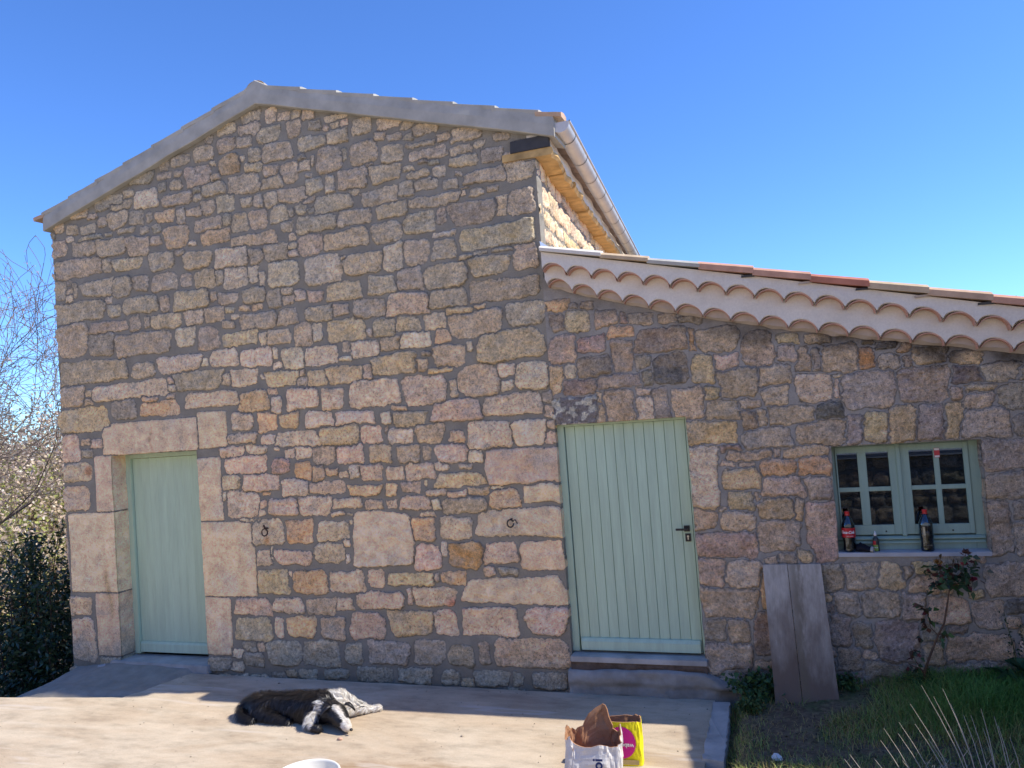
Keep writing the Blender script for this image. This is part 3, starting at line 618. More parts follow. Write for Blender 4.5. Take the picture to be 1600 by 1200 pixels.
# iron tethering rings
def iron_ring(x, z, r, lean, mat):
    mb = MB(); n = 16
    mb.tube([(x, .02, z+r), (x, -.045, z+r)], .008, 6)
    mb.tube([(x+lean*.5+r*.85*math.cos(a), -.045-.012*math.sin(a*.5), z+r*math.sin(a)) for a in np.linspace(.4 if mat is m_iron else 0, 2*math.pi, n)], .0065, 5)
    if mat is m_iron: mb.tube([(x+.01, -.04, z+.02), (x+.045, -.05, z+.03), (x+.06, -.045, z-.005)], .005, 5)
    else: mb.tube([(x, -.04, z+r), (x-.006, -.055, z+r+.035)], .009, 6)
    return mb.build('iron_ring', mat, house, True)
iron_ring(-4.745, 1.30, .034, 0, m_rust); iron_ring(-2.245, 1.33, .032, 0, m_iron)

# ------------------------------------------------------------------ annex
annex = thing('stone_annex', 'low lean-to of pinkish grey stone under a scalloped white cornice with a wide plank door', 'annex', (-.2, 0, 0))
st2 = parse(STONES_B, np.random.default_rng(9), True)
for s_ in st2: s_['prot'] *= .9
rr_ = np.random.default_rng(21); XE = 2.35
ex = [s for s in courses(1.70, XE, .0, 2.45, rr_, 'vvVngvp', .12, .26) if s['cx']-s['hw'] > 1.66]
ex += [s for s in courses(-.6, 1.7, -.2, .12, rr_, 'gvVg', .10, .18)]
vbx = np.array([-1.546, -1.336, -1.12, -.908, -.721, -.524, -.303, -.085, .129, .317, .54, .76, .957, 1.164, 1.396, 1.597, 2.4]); vbz = np.array([3.23, 3.157, 3.09, 3.029, 2.972, 2.914, 2.852, 2.797, 2.738, 2.690, 2.648, 2.604, 2.563, 2.520, 2.472, 2.435, 2.27])
pc = np.polyfit(vbx, vbz, 3); topB = lambda x: np.polyval(pc, x)
st2 += chips(st2, XR, 1.75, -.2, 3.4, lambda x: topB(x)-.10, [(*D2, 0), (*W1, 0)], np.random.default_rng(6), 130, .030)
def dirt(X, Z, col, h, m):
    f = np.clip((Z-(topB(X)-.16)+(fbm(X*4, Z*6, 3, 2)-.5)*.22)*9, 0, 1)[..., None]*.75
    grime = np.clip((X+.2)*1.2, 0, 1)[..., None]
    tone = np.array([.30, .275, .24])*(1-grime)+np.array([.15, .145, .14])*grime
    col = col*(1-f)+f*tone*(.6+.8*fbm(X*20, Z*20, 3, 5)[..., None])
    bl = (fbm(X*9, Z*9, 3, 12) > .56) & (np.hypot((X+.93)/.20, (Z-2.56)/.17) < 1)   # a blackened stone is mottled
    f = (np.clip((.45-Z+(fbm(X*3, Z*3, 3, 8)-.5)*.5)*2, 0, 1)*.45*(X > -.3))[..., None]; col = col*(1-f)+f*np.array([.17, .18, .17])
    h = h+np.where(m > 0, 0, .006)
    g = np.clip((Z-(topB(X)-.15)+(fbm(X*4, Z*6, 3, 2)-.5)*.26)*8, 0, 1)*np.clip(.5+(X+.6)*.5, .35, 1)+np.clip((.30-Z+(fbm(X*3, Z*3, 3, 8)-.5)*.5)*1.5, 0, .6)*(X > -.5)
    return col, h, np.clip(g, 0, 1)
grid_wall('wall', lines(XR-.014, XE, .0095, (XR, D2[1], W1[0], W1[1])), lines(-.25, 3.40, .0095, (D2[2], D2[3], W1[2], W1[3])), lambda x: topB(x)+.06, 2.2, 3.40,
          [(XR-.014, D2[1], -9, D2[3], .24), (*W1, .22)], st2+ex, m_wall2, annex, (0, .1), 14, 1.05, joint=.007, edit=dirt)
# corbelled cornice: two bands of plaster over rows of half tiles
PT = .2065
def band(name, y0, yb, vz, top, x0, x1, phase):
    xs = np.arange(x0, x1, .0086); fr_ = []; 
    def bot(x):
        t = ((x-phase)/PT) % 1*2-1
        return vz(x)+.098*(math.sqrt(max(0, 1-(t*.97)**2)))-.020
    rows = [[], [], [], [], [], []]
    for x in xs:
        b = bot(x)+(vn(x*30, 1, 3)-.5)*.004; tp = top(x); wob = (fbm(x*3, 5, 3, 9)-.5)*.016
        rows[0].append((x, yb, b)); rows[1].append((x, y0+.008, b)); rows[2].append((x, y0+wob*.3, b+.007))
        rows[3].append((x, y0+wob, (b+tp)/2)); rows[4].append((x, y0+.002, tp-.006)); rows[5].append((x, yb, tp))
    V, F = strip(rows); m = len(xs); n0 = len(V)
    F.append(tuple(k*m for k in range(6))); F.append(tuple(k*m+m-1 for k in range(6))[::-1])
    o = mesh(name, V, F, m_plaster, annex); 
    return bot
vA = lambda x: 2.973-.2515*x; vB = topB
tA = lambda x: vA(x)+.166+.0*x
botA = band('cornice_band', -.165, .02, vA, tA, -1.765, XE, -1.563)
botB = band('cornice_band', -.090, .02, vB, lambda x: vA(x)+.10, -1.77, XE, -1.546)
def half_tile(y0):
    rows = []
    for q in range(13):
        t = -1+2*q/12; x = t*PT*.475
        zo = .098*math.sqrt(max(0, 1-(t*.97)**2))-.022; 
        zi = zo-.009 if abs(t) < .95 else zo-.005
        rows.append([(x, y0+.004, zo), (x, y0+.004, zi), (x*.98, y0+.072, zi-.004), (x*.98, y0+.072, zo)])
    V, F = strip(rows, True); F += [(0, 1, 2, 3), tuple(range(len(V)-4, len(V)))[::-1]]
    me = bpy.data.meshes.new('cornice_tile'); me.from_pydata(V, [], F); me.materials.append(m_terra); return me
for ph, y0, vz in ((-1.563, -.165, vA), (-1.546, -.090, vB)):
    me = half_tile(y0); x = ph-PT/2
    while x < XE:
        o = bpy.data.objects.new('cornice_tile', me); COL.objects.link(o); o.parent = annex
        sh = Matrix(((1, 0, 0, 0), (0, 1, 0, 0), (-.252, 0, 1, 0), (0, 0, 0, 1)))
        o.location = Vector((x, 0, vz(x)))-annex.location
        o.rotation_euler = (0, math.atan(.252), 0); x += PT
for y0, vz, dn in ((-.090+.045, vB, .002),):
    xs = np.arange(-1.76, XE, .02); rows = [[(x, .012, vz(x)-dn-.022*vn(x*14, 2, 4)) for x in xs], [(x, y0*.4, vz(x)-dn*.6-.016*vn(x*14, 2, 4)) for x in xs], [(x, y0, vz(x)+.012+(vn(x*12, 3, 4)-.5)*.02) for x in xs], [(x, y0+(vn(x*9, 1, 4)-.5)*.008, vz(x)+.09) for x in xs]]
    V, F = strip(rows); mesh('cornice_fill', V, F, m_fill, annex)
# verge tiles
starts = [-1.77, -1.27, -.90, -.51, -.12, .276, .66, 1.036, 1.42, 1.80, 2.18]
mt = [m_plaster, m_tiles[2], m_cement, m_tiles[0], m_tiles[0], m_tiles[1], m_tiles[2], m_tiles[3], m_tiles[0], m_tiles[2], m_tiles[1]]
for k, x0 in enumerate(starts):
    x1 = (starts[k+1] if k < 10 else XE+.1)+.012; rows = []
    hh = .022 if k < 3 else .038
    for t in np.linspace(0, 1, 4):
        x = x0+(x1-x0)*t; z = vA(x)+.170+.014*t-.002; y0 = -.196-.004*t
        rows.append([(x, y0, z-.004), (x, y0-.002, z+hh), (x, y0+.03, z+hh+.018), (x, y0+.08, z+hh+.028), (x, y0+.13, z+hh+.018), (x, y0+.165, z+hh-.01), (x, y0+.165, z-.004)])
    V, F = strip(rows, True); F += [tuple(range(7)), tuple(range(len(V)-7, len(V)))[::-1]]
    mesh('verge_tile', V, F, mt[k], annex)
    mb = MB()
    if k > 2: mb.box(x1-.09, x1+.004, -.180, -.08, vA(x1)+.160, vA(x1)+.176, .004); mb.build('mortar_bed', m_cement_dark if k % 2 else m_fill, annex)
an = lambda U, Y: (-1.78+U, 2.973+.252*1.78-.2515*U+.178)
barrel_roof('roof', an, 0, 4.1, -.07, .08, annex); barrel_roof('roof', an, -.44, 4.1, .06, 5.2, annex)
mb = MB(); mb.box(XE-.3, XE-.08, .08, 5.1, -.25, 2.55); mb.box(XR+.02, XE-.1, 4.9, 5.1, -.25, 2.4); mb.build('outer_wall', m_cement, annex)
mb = MB(); mb.box(XR+.02, XE-.3, 2.6, 2.7, -.2, 2.3); mb.build('inner_wall', m_dark, annex)
# plank door
y = .075
mb = MB()
for a in ((-1.82, -1.745, y-.02, y+.06, .24, 2.16), (-.735, -.69, y-.02, y+.06, .24, 2.16), (-1.745, -.735, y-.02, y+.06, 2.115, 2.16)): mb.box(*a)
mb.build('door_frame', m_green, annex, bevel=.004)
leaf2 = planks('door', -1.738, -.742, .248, 2.112, y, 12, m_green, annex, .003, .009)
mb = MB(); V, F = strip([[(x, y-.002, .352), (x, y-.018, .350), (x, y-.036, .325), (x, y-.038, .256), (x, y-.002, .256)] for x in (-1.725, -.752)], True); mb.add(V, F+[(0, 1, 2, 3, 4), (9, 8, 7, 6, 5)])
mb.build('weather_board', m_green, leaf2)
mb = MB(); mb.box(-.812, -.766, y-.010, y+.001, 1.215, 1.262); mb.tube([(-.790, y, 1.238), (-.790, y-.05, 1.238)], .009, 8); mb.box(-.872, -.780, y-.058, y-.044, 1.230, 1.246)
mb.build('handle', m_iron, leaf2, bevel=.0015)
mb = MB(); mb.box(-.806, -.762, y-.010, y+.001, 1.135, 1.198); kp = mb.build('lock_plate', m_iron, leaf2, bevel=.0015)
mb = MB(); mb.tube([(-.784, y-.009, 1.176), (-.784, y-.014, 1.176)], .0085, 12); mb.box(-.788, -.780, y-.014, y-.009, 1.150, 1.172); mb.build('lock_cylinder', m_steel, leaf2)
mb = MB(); mb.box(-1.80, -.70, -.070, .12, .188, .233, .002); mb.build('doorstep', m_step, annex, bevel=.004)
xs = np.linspace(-1.80, -.70, 50); rows = [[(x, -.062+(vn(x*9, k, 3)-.5)*.03, z) for x in xs] for k, z in enumerate((.190, .165, .14-.02*vn(2, 3, 1), .115))]
V, F = strip(rows); mesh('step_edge', V, F, m_stepedge, annex)
xs = np.linspace(-1.82, -.46, 70); zs = np.linspace(-.16, .135, 16); X, Z = np.meshgrid(xs, zs)
Y = -.085+(fbm(X*5, Z*9, 4, 3)-.5)*.07+.02*(Z < .02)-.02; Y = np.where(X > -.62, Y+(X+.62)*.4, Y); Z2 = Z+(fbm(X*6, X*0, 3, 8)-.5)*.04*(Z > .1)-np.clip(X+.72, 0, 1)*.45*(Z > 0)*Z/.135
i = np.arange(X.size).reshape(X.shape); 
V = np.stack([X, Y, Z2], -1).reshape(-1, 3); Q = np.stack([i[:-1, :-1], i[:-1, 1:], i[1:, 1:], i[1:, :-1]], -1).reshape(-1, 4)
tb = np.stack([xs, 0*xs+.02, Z2[-1]], -1); V = np.concatenate([V, tb]); k0 = X.size; top = i[-1]
Q = np.concatenate([Q, np.stack([top[:-1], top[1:], np.arange(k0+1, k0+70), np.arange(k0, k0+69)], -1)])
fastmesh('foundation', V, Q, {}, m_rubble, annex)
# casement window
yf = .115
win = MB()
x0, x1, z0, z1 = .300, 1.335, 1.046, 1.85
for a in ((x0, x0+.055, yf-.01, yf+.06, z0, z1), (x1-.085, x1, yf-.01, yf+.06, z0, z1), (x0+.055, x1-.085, yf-.01, yf+.06, 1.80, z1), (x0+.055, x1-.085, yf-.01, yf+.06, z0, 1.150)): win.box(*a)
window = win.build('window', m_green_w, annex, bevel=.004)
mb = MB()
for zq, pr in ((1.150, .030), (1.120, .024)):
    V, F = strip([[(x, yf-.01, zq), (x, yf-.01-pr*.5, zq-.003), (x, yf-.01-pr, zq-.014), (x, yf-.01-pr, zq-.022), (x, yf-.01, zq-.024)] for x in (x0+.03, x1-.03)], True); mb.add(V, F+[(0, 1, 2, 3, 4), (9, 8, 7, 6, 5)])
mb.build('drip_rail', m_green_w, window)
def sash(xa, xb, cols):
    mb = MB(); y0, y1 = yf-.022, yf+.03; za, zc = 1.160, 1.822
    gz = ((1.232, 1.484), (1.516, 1.776))
    mb.box(xa, cols[0][0], y0, y1, za, zc); mb.box(cols[-1][1], xb, y0, y1, za, zc)
    mb.box(cols[0][0], cols[-1][1], y0, y1, za, gz[0][0]); mb.box(cols[0][0], cols[-1][1], y0, y1, gz[1][1], zc)
    mb.box(cols[0][0], cols[-1][1], y0+.004, y1-.01, gz[0][1], gz[1][0]); mb.box(cols[0][1], cols[1][0], y0+.002, y1-.008, gz[0][0], gz[1][1])
    s = mb.build('sash', m_green_w, window, bevel=.003)
    for c in cols:
        for g_ in gz:
            q = MB(); q.box(c[0]-.005, c[1]+.005, y0+.018, y0+.022, g_[0]-.005, g_[1]+.005); q.build('pane', m_glass, window)
sash(.358, .775, ((.369, .511), (.571, .724))); sash(.800, 1.247, ((.862, 1.022), (1.058, 1.215)))
mb = MB(); mb.box(.772, .803, yf-.034, yf-.0, 1.150, 1.832); mb.build('meeting_strip', m_green_w, window, bevel=.004)
for x in (.665, 1.105):
    mb = MB(); mb.tube([(x, yf-.024, 1.185), (x, yf-.018, 1.185)], .006, 8); mb.build('drain_hole', m_hole, window)
mb = MB(); mb.box(.317, 1.32, -.022, .13, 1.018, 1.048, .0015); mb.build('window_sill', m_sill, annex, bevel=.003)
mb = MB(); mb.box(1.028, 1.064, yf-.0245, yf-.0225, 1.715, 1.785); stk = mb.build('sticker', simple('sticker_red', (.55, .06, .07), .5, .4, .05, 20, 0), window)
mb = MB(); mb.box(1.030, 1.062, yf-.0262, yf-.0247, 1.768, 1.783); mb.build('sticker_band', m_white, window)
mb = MB(); mb.box(1.030, 1.062, yf-.0262, yf-.0247, 1.717, 1.730); mb.build('sticker_band', m_white, window)
# ------------------------------------------------------------------ ground
def zg(x, y):
    x = np.asarray(x, float); y = np.asarray(y, float)
    z = np.full(np.broadcast(x, y).shape, -.14)
    yard = np.clip((x+.50)/.08, 0, 1)*(y > -5.2)
    z = z+yard*(.13+.115*np.clip(x+.4, 0, 2.2)*np.clip(1+y*.45, .15, 1)+(fbm(x*3, y*3, 3, 4)-.5)*.05)
    left = np.clip(-(x+7.05), 0, 60)
    z = z-np.clip(left*.38, 0, 6)*(y > -1.1+0*x)-np.clip((y-8)*.1, 0, 4)*(x < 4)
    z = z-.35*np.clip((-1.1-y)*0, 0, 1)
    z = np.where((x < -9.3) & (y <= -1.1), -.14-np.clip((-9.3-x)*.4, 0, 5), z)
    z = np.where(y < -5.86, 1.0+(fbm(x, y, 3, 4)-.5)*.1, z)
    return z
M_ = Mat('earth', .97, .1)
n1 = M_.noise(2.3, 6, .65); n2 = M_.noise(28, 5, .7)
M_.base(M_.mix(1, M_.ramp(n1, [(.32, (.15, .11, .075)), (.5, (.21, .16, .105)), (.62, (.13, .14, .065)), (.8, (.17, .19, .08))]), M_.ramp(n2, [(.3, .5), (.7, 1.45)]), 'MULTIPLY'))
M_.bump(n2, 1, .03); m_earth = M_.m
xs = np.concatenate([[-900, -500, -250, -130], np.arange(-80, -14, 3), np.arange(-14, -.8, .4), np.arange(-.8, 2.4, .04), np.arange(2.4, 12, .8), np.arange(12, 80, 5), [130, 250, 500, 900]])
ys = np.concatenate([[-900, -400, -200, -100], np.arange(-60, -8, 4), [-7.5, -7, -6.4, -5.90, -5.84, -5.3], np.arange(-5, -2.6, .3), np.arange(-2.6, .3, .04), np.arange(.4, 12, .5), np.arange(12, 80, 4), [130, 250, 500, 900]])
X, Y = np.meshgrid(xs, ys); i = np.arange(X.size).reshape(X.shape)
tag(fastmesh('ground', np.stack([X, Y, zg(X, Y)], -1).reshape(-1, 3), np.stack([i[:-1, :-1], i[:-1, 1:], i[1:, 1:], i[1:, :-1]], -1).reshape(-1, 4), {}, m_earth, smooth=True), kind='structure')
m_hill = simple('hillside', (.24, .215, .12), .97, .1, .6, .08, .3, 1.5)
rows = []
for k, r0 in enumerate((60, 110, 170, 240)):
    rows.append([(r0*math.cos(a), r0*math.sin(a)*.9, (-6, -4, -3, -2)[k]*(1+.3*math.sin(a*5+k))+vn(a*9, k, 3)*k*1.6) for a in np.linspace(1.9, 3.6, 60)])
V, F = strip(rows); tag(mesh('hills', V, F, m_hill, smooth=True), kind='structure')

m_gravel = simple('bounce_gravel', (.52, .46, .38), .95, .1, .25, 6, .6, 60)
mb = MB(); mb.box(-14, 14, -9, -6.22, .9, 1.06); tag(mb.build('terrace', m_gravel), kind='structure')  # unseen terrace floor, made wide and pale to bounce light at the house
V, F = strip([[(x, y, 1.03+max(0, -9-y)*.44+(vn(x*.2, y*.3, 4)-.5)*1.2*(y < -9)) for x in np.linspace(-45, 45, 40)] for y in np.linspace(-8.9, -48, 18)])
tag(mesh('bounce_slope', V, F, simple('bounce_slope_stone', (.58, .47, .34), .95, .1, .3, .8, .5, 6), smooth=True), kind='structure')  # unseen hillside behind the camera, added to bounce warm light onto the walls
# concrete slab in front of the house
M_ = Mat('concrete_slab', .85, .2)
n1 = M_.noise(1.1, 6, .62, stretch=(.55, 1.5, 1), dist=.6); n2 = M_.noise(7, 6, .65, stretch=(.5, 1.3, 1)); n3 = M_.noise(120, 3, .6)
c = M_.ramp(n1, [(.30, (.36, .27, .19)), (.45, (.50, .40, .285)), (.6, (.56, .47, .35)), (.75, (.43, .33, .225))])
c = M_.mix(1, c, M_.ramp(n2, [(.28, .74), (.5, 1.0), (.72, 1.14)]), 'MULTIPLY'); c = M_.mix(1, c, M_.ramp(n3, [(.3, .88), (.7, 1.07)]), 'MULTIPLY')
sp = M_.n.new('ShaderNodeSeparateXYZ'); M_.l(M_.tc.outputs['Object'], sp.inputs[0])
dx = M_.math('MULTIPLY', M_.math('ADD', sp.outputs[0], 2.3), .62); dy = M_.math('MULTIPLY', M_.math('ADD', sp.outputs[1], 1.74), 2.3)
dd = M_.math('SQRT', M_.math('ADD', M_.math('MULTIPLY', dx, dx), M_.math('MULTIPLY', dy, dy)))
st_ = M_.ramp(M_.math('MULTIPLY_ADD', M_.math('SUBTRACT', n2, .5), .9, dd), [(.30, .8), (.70, 0.)])
c = M_.mix(st_, c, (.34, .215, .115))
trowel = M_.ramp(M_.noise(2.2, 3, .5, stretch=(.22, 2.4, 1), dist=.4), [(.63, 0.), (.68, .55), (.70, .1), (.8, 0.)])
c = M_.mix(trowel, c, (.62, .56, .49)); 
spots = M_.ramp(M_.noise(33, 2, .5), [(.24, .55), (.29, 1.)]); c = M_.mix(1, c, spots, 'MULTIPLY')
M_.base(c); M_.bump(n2, .08, .008); M_.bump(n3, .18, .003); m_slab = M_.m
out = [(-5.70, -.085), (-5.76, -.35), (-5.86, -.75), (-7.1, -.92), (-9.6, -1.10), (-9.6, -5.84), (-.64, -5.84), (-.64, -2.4), (-.64, -1.2), (-.645, -.30), (-.66, -.085)]
def outline(pts, step=.12, j=.006):
    P = []
    for a, b in zip(pts, pts[1:]+pts[:1]):
        n = max(1, int(math.dist(a, b)/step))
        for k in range(n): P.append((a[0]+(b[0]-a[0])*k/n+random.uniform(-j, j), a[1]+(b[1]-a[1])*k/n+random.uniform(-j, j)))
    return P
P = outline(out); n = len(P)
V = [(x, y, -.06) for x, y in P]+[(x, y, -.30) for x, y in P]
slab = mesh('pavement', V, [tuple(range(n))]+[(k, n+k, n+(k+1) % n, (k+1) % n) for k in range(n)], m_slab); tag(slab, kind='structure')
m_kerb = simple('kerb_concrete', (.50, .47, .43), .9, .2, .3, 7, .5, 40)
P = outline([(-.662, -1.13), (-.660, -.33), (-.67, -.15), (-.545, -.14), (-.525, -.6), (-.53, -1.14)], .05, .008); n = len(P)
V = [(x, y, -.045+.004*math.sin(x*90+y*30)) for x, y in P]+[(x, y, -.25) for x, y in P]
tag(mesh('kerb', V, [tuple(range(n))[::-1]]+[(k, (k+1) % n, n+(k+1) % n, n+k) for k in range(n)], m_kerb), kind='structure')
P = outline([(-.66, -5.8), (-.662, -1.17), (-.545, -1.16), (-.52, -2.5), (-.53, -5.8)], .08, .012); n = len(P)
V = [(x, y, -.085+.004*math.sin(x*90+y*30)) for x, y in P]+[(x, y, -.25) for x, y in P]
tag(mesh('kerb', V, [tuple(range(n))[::-1]]+[(k, (k+1) % n, n+(k+1) % n, n+k) for k in range(n)], m_kerb), kind='structure')
# spill of mortar sand by the left door
xs = np.linspace(-7.45, -5.35, 90); ys = np.linspace(-1.0, .0, 50); X, Y = np.meshgrid(xs, ys)
e1 = np.clip((Y-(-.93+.12*(X+7.3)))*8, 0, 1); e2 = np.clip((-5.62-.15*(Y+.1)*-1-X+.0)*9, 0, 1); lft = np.clip((X+7.42)*6, 0, 1)
Z = -.155+.105*np.minimum(np.minimum(e1, e2), lft)*(0.75+.5*fbm(X*2, Y*2, 3, 5))+.05*np.clip(1+Y*2.5, 0, 1)+(fbm(X*14, Y*14, 3, 3)-.5)*.012-np.clip(-6.7-X, 0, 1)*.16
i = np.arange(X.size).reshape(X.shape)
tag(fastmesh('sand', np.stack([X, Y, Z], -1).reshape(-1, 3), np.stack([i[:-1, :-1], i[:-1, 1:], i[1:, 1:], i[1:, :-1]], -1).reshape(-1, 4), {}, simple('mortar_sand', (.33, .30, .25), .97, .05, .2, 9, .5, 90), smooth=True), kind='structure')
# low terrace wall below the place where the photographer stands, seen mirrored in the panes
tw = thing('terrace_wall', 'low stone retaining wall with a pale sunlit coping opposite the house', 'wall', (2, -5.85, -.1))
xs_ = lines(-1.0, 7.0, .03); ts = courses(-1, 7, -.15, 1.25, np.random.default_rng(31), 'vgnpV', .12, .25)
grid_wall('masonry', xs_, lines(-.2, 1.24, .03), lambda x: 1+0*x, 9, 10, [], ts, m_wall2, tw, seed=19, mapf=lambda V: np.stack([V[:, 0], -5.86-V[:, 1], V[:, 2]], -1)).data.flip_normals()
mb = MB(); mb.box(-1, 7, -6.2, -5.80, 1.235, 1.30, .006); mb.build('coping', m_sill, tw)
# neighbouring barn to the right: outside the frame, its shade lies on the yard
barn = thing('stone_barn', 'stone barn closing the yard to the right of the annex', 'barn', (3.6, -1.2, 0))
prof = [(-3.1, -.3), (-3.1, .9), (-1.95, 1.45), (-1.22, 2.30), (-1.02, 2.5), (-.78, 3.34), (-.10, 3.50), (.30, 3.62), (.30, -.3)]
bt = lambda y: np.interp(y, [p[0] for p in prof[1:-1]], [p[1] for p in prof[1:-1]])+.02
bs = courses(-3.1, .3, -.3, 3.65, np.random.default_rng(41), 'vgnpVyn', .14, .28)
grid_wall('masonry', lines(-3.1, .3, .03), lines(-.3, 3.62, .03), bt, -.3, 3.62, [], bs, m_wall2, barn, seed=23, mapf=lambda V: np.stack([2.352+V[:, 1], V[:, 0], V[:, 2]], -1)).data.flip_normals()
V = [(2.36, y, z) for y, z in prof]+[(4.6, y, z) for y, z in prof]; n = len(prof)
mesh('wall', V, [tuple(range(n))[::-1], tuple(range(n, 2*n))]+[(k, (k+1) % n, n+(k+1) % n, n+k) for k in range(n)], simple('barn_stone', (.50, .45, .38), .95, .1, .45, 7, .8, 12), barn)

# ------------------------------------------------------------------ leaning board
M_ = Mat('weathered_board', .7, .25)
n1 = M_.noise(5, 6, .7, stretch=(7, 7, .35)); n2 = M_.noise(2.2, 5, .6, stretch=(2.4, 2, .8))
sp = M_.n.new('ShaderNodeSeparateXYZ'); M_.l(M_.tc.outputs['Object'], sp.inputs[0])
c = M_.ramp(n1, [(.3, (.33, .295, .245)), (.5, (.46, .41, .34)), (.7, (.56, .51, .43))])
wet = M_.ramp(M_.math('ADD', M_.math('MULTIPLY_ADD', M_.math('SUBTRACT', n2, .5), 1.3, sp.outputs[2]), .0), [(.22, .95), (.45, .6), (.72, .1), (.9, 0.)])
c = M_.mix(wet, c, (.155, .11, .08)); 
grn = M_.ramp(M_.math('ABSOLUTE', M_.math('MULTIPLY_ADD', M_.math('SUBTRACT', n1, .5), .16, M_.math('SUBTRACT', sp.outputs[0], .0))), [(.012, .55), (.05, 0.)])
M_.base(M_.mix(grn, c, (.17, .14, .09))); M_.bump(n1, .35, .006)
board = thing('wooden_board', 'weathered grey plank panel with brown damp foot leaning on the annex wall', 'board', (0.005, -.25, .01))
bx = [(-.21, -.305, -.02), (.225, -.285, .02), (.185, -.035, .972), (-.228, -.040, .968)]   # foot left, foot right, top right, top left
def plank(u0, u1, name, dy):
    mb = MB(); A, B, C_, D = [Vector(p) for p in bx]; rows = []
    for q in range(9):
        t = q/8; l_ = A.lerp(D, t); r0 = B.lerp(C_, t); a = l_.lerp(r0, u0); b = l_.lerp(r0, u1); wv = Vector((0, .004*math.sin(t*5+dy*99), 0))
        rows.append([a+wv, b+wv+Vector((0, dy, 0)), b+wv+Vector((0, .026, 0)), a+wv+Vector((0, .026, 0))])
    V, F = strip(rows, True); F += [(0, 1, 2, 3), tuple(range(len(V)-4, len(V)))[::-1]]
    mesh(name, V, F, M_.m, board)
plank(0, .425, 'plank', .003); plank(.435, 1, 'plank', -.002)

# ------------------------------------------------------------------ bottles and bits on the sill
SZ = 1.048
m_cola = simple('dark_cola', (.012, .007, .006), .08, .5, 0, 5, 0)
m_pet = m_glass.copy(); m_pet.name = 'clear_plastic'
for n_ in m_pet.node_tree.nodes:
    if n_.type == 'BSDF_TRANSPARENT': n_.inputs[0].default_value = (.86, .88, .9, 1)
    if n_.type == 'BSDF_GLOSSY': n_.inputs['Roughness'].default_value = .08
m_redcap = simple('red_plastic', (.62, .03, .03), .4, .4, .05, 10, 0)
m_redlab = simple('red_label', (.52, .02, .03), .45, .4, .05, 10, 0)
m_txt = simple('white_print', (.80, .80, .78), .6, .2, 0, 10, 0)
def text_mesh(body, size, bend=None, shear=0, flip=0, ext=.0006, bold=False):
    cu_ = bpy.data.curves.new('t', 'FONT'); cu_.body = body; cu_.size = size; cu_.align_x = 'CENTER'; cu_.align_y = 'CENTER'; cu_.shear = shear; cu_.extrude = ext
    cu_.resolution_u = 3
    if bold: cu_.offset = size*.03
    to = bpy.data.objects.new('t', cu_); COL.objects.link(to); dg = bpy.context.evaluated_depsgraph_get(); dg.update()
    me = bpy.data.meshes.new_from_object(to.evaluated_get(dg)); bpy.data.objects.remove(to); bpy.data.curves.remove(cu_)
    V = [v.co.copy() for v in me.vertices]; F = [tuple(p.vertices) for p in me.polygons]; bpy.data.meshes.remove(me)
    return V, F
def bottle(name, lab, x, y, fill, label, group):
    b = thing(name, lab, 'bottle', (x, y, SZ), group)
    c = (x, y, SZ); r = .047
    prof = [(.020, .0), (.040, .001), (.046, .010), (.045, .03), (.0425, .060), (.044, .085), (r, .105), (r, .185), (.0455, .205), (.036, .232), (.024, .254), (.0145, .268), (.013, .278)]
    def upto(z):
        o_ = []
        for (r0, z0), (r1, z1) in zip(prof, prof[1:]):
            o_.append((r0, z0))
            if z0 <= z < z1: o_.append((r0+(r1-r0)*(z-z0)/(z1-z0), z)); break
        return o_
    mb = MB(); mb.lathe(prof, c, 24, False); mb.build('shell', m_pet, b, True)
    mb = MB(); mb.lathe([(q*.955, z_+.001) for q, z_ in upto(fill)], c, 24); mb.build('cola', m_cola, b, True)
    mb = MB(); mb.lathe([(.0165, .278), (.0168, .282), (.0168, .298), (.0150, .301)], c, 16); mb.lathe([(.0185, .270), (.0185, .275)], c, 16); mb.build('cap', m_redcap, b)
    if label:
        mb = MB(); mb.lathe([(r+.0008, .112), (r+.0008, .182)], c, 24, False); lb = mb.build('label', m_redlab, b, True)
        for body, size, zz, rot in (('Coca-Cola', .030, .150, -.25), ('GOÛT ORIGINAL', .008, .122, .1)):
            V, F = text_mesh(body, size, shear=.35 if zz > .13 else 0, bold=zz > .13)
            rr2 = r+.0022
            V = [(x+(rr2+v.z)*math.sin(v.x/rr2*.8+rot), y-(rr2+v.z)*math.cos(v.x/rr2*.8+rot), SZ+zz+v.y) for v in V]
            mesh('label_text', V, F, m_txt, lb)
    else:
        mb = MB(); a = -.42
        V, F = strip([[(x+(r+.001)*math.sin(a+t), y-(r+.001)*math.cos(a+t), SZ+zz) for t in np.linspace(-.13, .13, 4)] for zz in (.118, .150, .182)]); mb.add(V, F)
        mb.build('label_strip', simple('cream_print', (.55, .47, .30), .6, .2, .3, 80, 0), b)
        V, F = text_mesh('Coca-Cola', .012, shear=.3); V = [(x+(.047+v.z)*math.sin(v.x/.047+.0), y-(.047+v.z)*math.cos(v.x/.047), SZ+.048+v.y) for v in V]
        mesh('label_text', V, F, simple('faint_print', (.30, .27, .2), .6, .2, 0, 10, 0), b)
    return b
bottle('cola_bottle', 'full cola bottle with a red label at the left end of the window sill', .402, .035, .195, True, 'cola bottles on the window sill')
bottle('cola_bottle', 'half-full cola bottle with its label turned away under the right window sash', .922, .038, .178, False, 'cola bottles on the window sill')
x, y = .583, .045; sb = thing('small_bottle', 'small dark bottle with white nozzle and green label on the window sill', 'bottle', (x, y, SZ))
